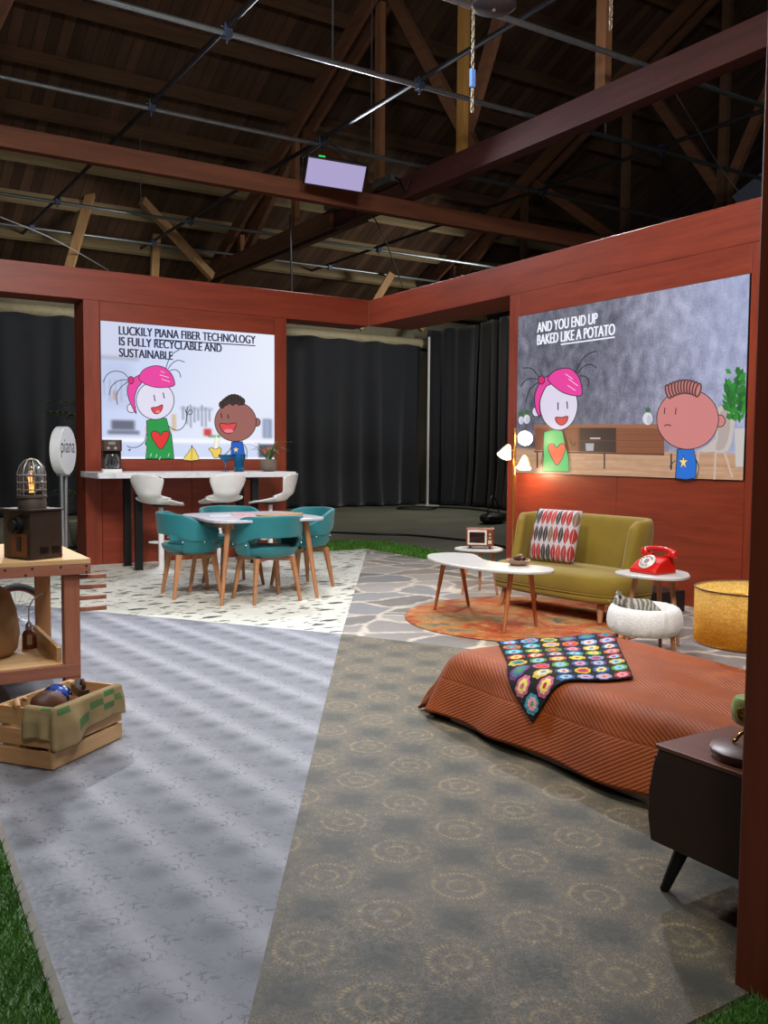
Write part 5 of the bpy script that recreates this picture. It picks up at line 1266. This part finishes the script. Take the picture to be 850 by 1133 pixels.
for X, Y in ((4.5, 8.1), (6.3, 10.3), (4.7, 14.9), (8.3, 8.1)): MB().tube([V((X, Y, 5.14))-V((5, 9, 5.15)), V((X, Y, rz_(Y)-.1))-V((5, 9, 5.15))], .008, 6).build('hanger_rod', PIPE, rig)
# LED panel light
pn = thing('panel_light', 'flat lavender-white panel light clamped under the pipe grid', 'stage light', (5.66, 10.1, 4.72))
aim = (V((3.3, 4.0, .6))-V((5.66, 10.1, 4.72))).normalized(); zq = -aim; xq = V((.1, .05, 1)).cross(zq).normalized(); yq = zq.cross(xq); PR = Matrix((xq, yq, zq)).transposed()
MB().box(PR @ V((0, 0, .033)), (.78, .36, .06), rot=PR).build('housing', BLACK, pn, bevel=.008)
MB().box(PR @ V((0, 0, -.003)), (.73, .31, .006), rot=PR).build('diffuser', EM('panel_lavender', (172, 162, 206), 1.0), pn)
MB().tube([PR @ V((-.4, 0, .03)), PR @ V((-.42, .1, .12)), V((-.16, 0, .4)), V((-.17, 0, .46))], .012, 8).tube([PR @ V((.4, 0, .03)), PR @ V((.42, .1, .12)), V((-.1, 0, .4)), V((-.17, 0, .46))], .012, 8).build('yoke', DARK, pn, smooth=True)
MB().box(PR @ V((.2, .185, .033)), (.08, .012, .02), rot=PR).build('status_light', EM('status_green', (60, 220, 90), 1.2), pn)
# power supplies on the beam
for k, (y_, lb) in enumerate(((10.9, 'grey metal supply box strapped to the red-brown beam, nearer the panel light'), (12.3, 'grey metal supply box strapped to the far end of the red-brown beam'))):
    ps = thing('supply_box', lb, 'supply box', (6.98, y_, 5.0), .1*k, 'supply boxes on the beam')
    MB().box((-.07, 0, .03), (.14, .5, .1)).build('case', M('supply_grey', (112, 112, 112), .45, .5), ps, bevel=.006)
    MB().tube(smooth_open([(-.07, -.25, .03), (-.1, -.4, -.05), (-.08, -.5, -.2), (-.03, -.55, -.05)], 5), .012, 8).build('lead', BLACK, ps, smooth=True)
# chain hoist and chains
CHN = M('chain_steel', (140, 128, 110), .45, .7)
def chain(mb, p, n, s_=.034):
    for k in range(n):
        c0 = V(p)-V((0, 0, k*s_*1.35)); a = (k % 2)*PI/2
        pts = []
        for j in range(14):
            t_ = 2*PI*j/14; x = .35*s_*cos(t_); z = (.9*s_ if True else 0)*sin(t_); pts.append(c0+V((x*cos(a), x*sin(a), z)))
        mb.tube(pts, s_*.16, 6, closed=True)
ho = thing('chain_hoist', 'dark round chain hoist with hanging chain at the top of the picture', 'hoist', (4.44, 5.5, 4.6), 0, None, .9)
MB().lathe([(.001, -.02), (.15, -.02), (.185, .0), (.19, .06), (.19, .24), (.16, .3), (.001, .3)], n=40).build('body', M('hoist_dark', (52, 48, 56), .5), ho, smooth=True)
MB().tube([(0, 0, .3), (0, 0, .56)], .02, 10).build('hanger', DARK, ho)
MB().lathe([(.001, -.035), (.02, -.03), (.02, -.02), (.001, -.02)], n=14).build('eye_bolt', STEEL, ho)
mb = MB(); chain(mb, (-.145, .093, -.0), 19); chn = mb.build('chain', CHN, ho, smooth=True)
MB().box((-.145, .093, -.58), (.05, .03, .15)).build('clip', M('clip_blue', (92, 130, 196), .4), chn, bevel=.008)
mb = MB(); chain(mb, (5.05, 4.9, 4.98), 14); tag(mb.build('hanging_chain', CHN, smooth=True), 'bare steel chain hanging free right of the dark hoist', 'chain')
# ceiling wires
WIRE = M('grey_wire', (150, 150, 150), .5)
def up(x, y, z): d = ray(x, y); return V((0, 0, HC))+d*((z-HC)/d.z)
cable([up(743, 95, 5.0), up(770, 140, 4.9), up(796, 183, 4.8), up(824, 221, 4.6)], .008, 'slack grey wire dropping from the roof behind the right wall', WIRE)
cable([up(0, 240, 4.8), up(60, 265, 4.75), up(120, 299, 4.7)], .01, 'thin wire sagging above the left set beam', WIRE)
cable([up(412, 238, 4.8), up(425, 262, 4.6), up(446, 318, 4.2)], .009, 'dark wire hanging under the red-brown beam', CAB)
cable([on_y(321, 238, 10.5), on_y(322, 280, 10.3), on_y(323, 323.5, 10.2)], .014, 'thick bundled lead hanging down to the corner of the back beam', CAB)

# ================================================================== LIGHT
w = bpy.data.worlds.new('world'); S.world = w; w.use_nodes = True
bgn = w.node_tree.nodes['Background']; bgn.inputs[0].default_value = (.55, .62, .8, 1); bgn.inputs[1].default_value = .025
def area(name, loc, to, size, power, col=(1, 1, 1), spread=180, sy=None):
    l = bpy.data.lights.new(name, 'AREA'); l.energy = power; l.color = col; l.size = size; l.spread = math.radians(spread)
    if sy: l.shape = 'RECTANGLE'; l.size_y = sy
    o = bpy.data.objects.new(name, l); C.objects.link(o); o.location = loc
    o.rotation_euler = (V(to)-V(loc)).to_track_quat('-Z', 'Y').to_euler(); return o
def point(name, loc, power, col, r=.03):
    l = bpy.data.lights.new(name, 'POINT'); l.energy = power; l.color = col; l.shadow_soft_size = r
    o = bpy.data.objects.new(name, l); C.objects.link(o); o.location = loc; return o
def spot(name, loc, to, power, ang, col=(1, 1, 1), r=.12, blend=.4):
    l = bpy.data.lights.new(name, 'SPOT'); l.energy = power; l.color = col; l.shadow_soft_size = r; l.spot_size = math.radians(ang); l.spot_blend = blend
    o = bpy.data.objects.new(name, l); C.objects.link(o); o.location = loc
    o.rotation_euler = (V(to)-V(loc)).to_track_quat('-Z', 'Y').to_euler(); return o
COOL = (.88, .92, 1.0); NEUT = (1, .96, .9); WARM = (1, .72, .42)
spot('rig_key', (6.5, 7.0, 4.7), (3.2, 3.2, 0), 430, 82, COOL, .1)
area('panel_throw', V((5.72, 10.05, 4.72))+aim*.05, (3.3, 4.0, .6), .7, 110, COOL, 150, .3)
area('fill_back_wall', (.6, 3.0, 4.9), (3.8, 9.6, 1.2), 1.0, 150, NEUT, 130)  # unseen front fill added to brighten the back set wall
area('fill_right_wall', (2.2, 1.2, 4.9), (5.9, 5.6, 1.0), 1.0, 140, NEUT, 130)  # second added fill out of view, brightens the right set wall
area('rig_top', (3.0, 5.6, 5.0), (3.0, 5.6, 0), 1.2, 80, COOL, 150)
area('drape_side_fill', (12.0, 13.5, 4.5), (8.5, 17.5, 1.0), .8, 110, NEUT, 160)  # added side light without a fixture, brings out the drape folds
spot('rig_back', (1.97, 10.0, 4.95), (.75, 3.4, 0), 800, 50, COOL, .09)
area('drape_fill_left', (5.0, 14.5, 4.6), (2.5, 17.5, .5), .8, 60, NEUT, 170)  # unseen light aimed at the left drapes, no fixture modelled
area('fill_behind_camera', (-.6, -1.3, 3.9), (1.4, 1.4, 0), 1.0, 52, NEUT, 150)  # fill added behind the camera to lift the near pillar and grass
for p, a in HEADS: point('lamp_head_light', p, 9, WARM, .04)
point('drum_light', (3.87, 2.72, .485), 26, (1, .85, .58), .045)
S.view_settings.view_transform = 'Standard'; S.view_settings.look = 'None'; S.view_settings.exposure = 0.0; S.view_settings.gamma = 1.0
S.view_settings.use_curve_mapping = False
try:
    S.cycles.use_denoising = True; S.cycles.denoising_prefilter = 'ACCURATE'; S.cycles.max_bounces = 8; S.cycles.sample_clamp_indirect = 6; S.cycles.caustics_reflective = False; S.cycles.caustics_refractive = False
except Exception: pass
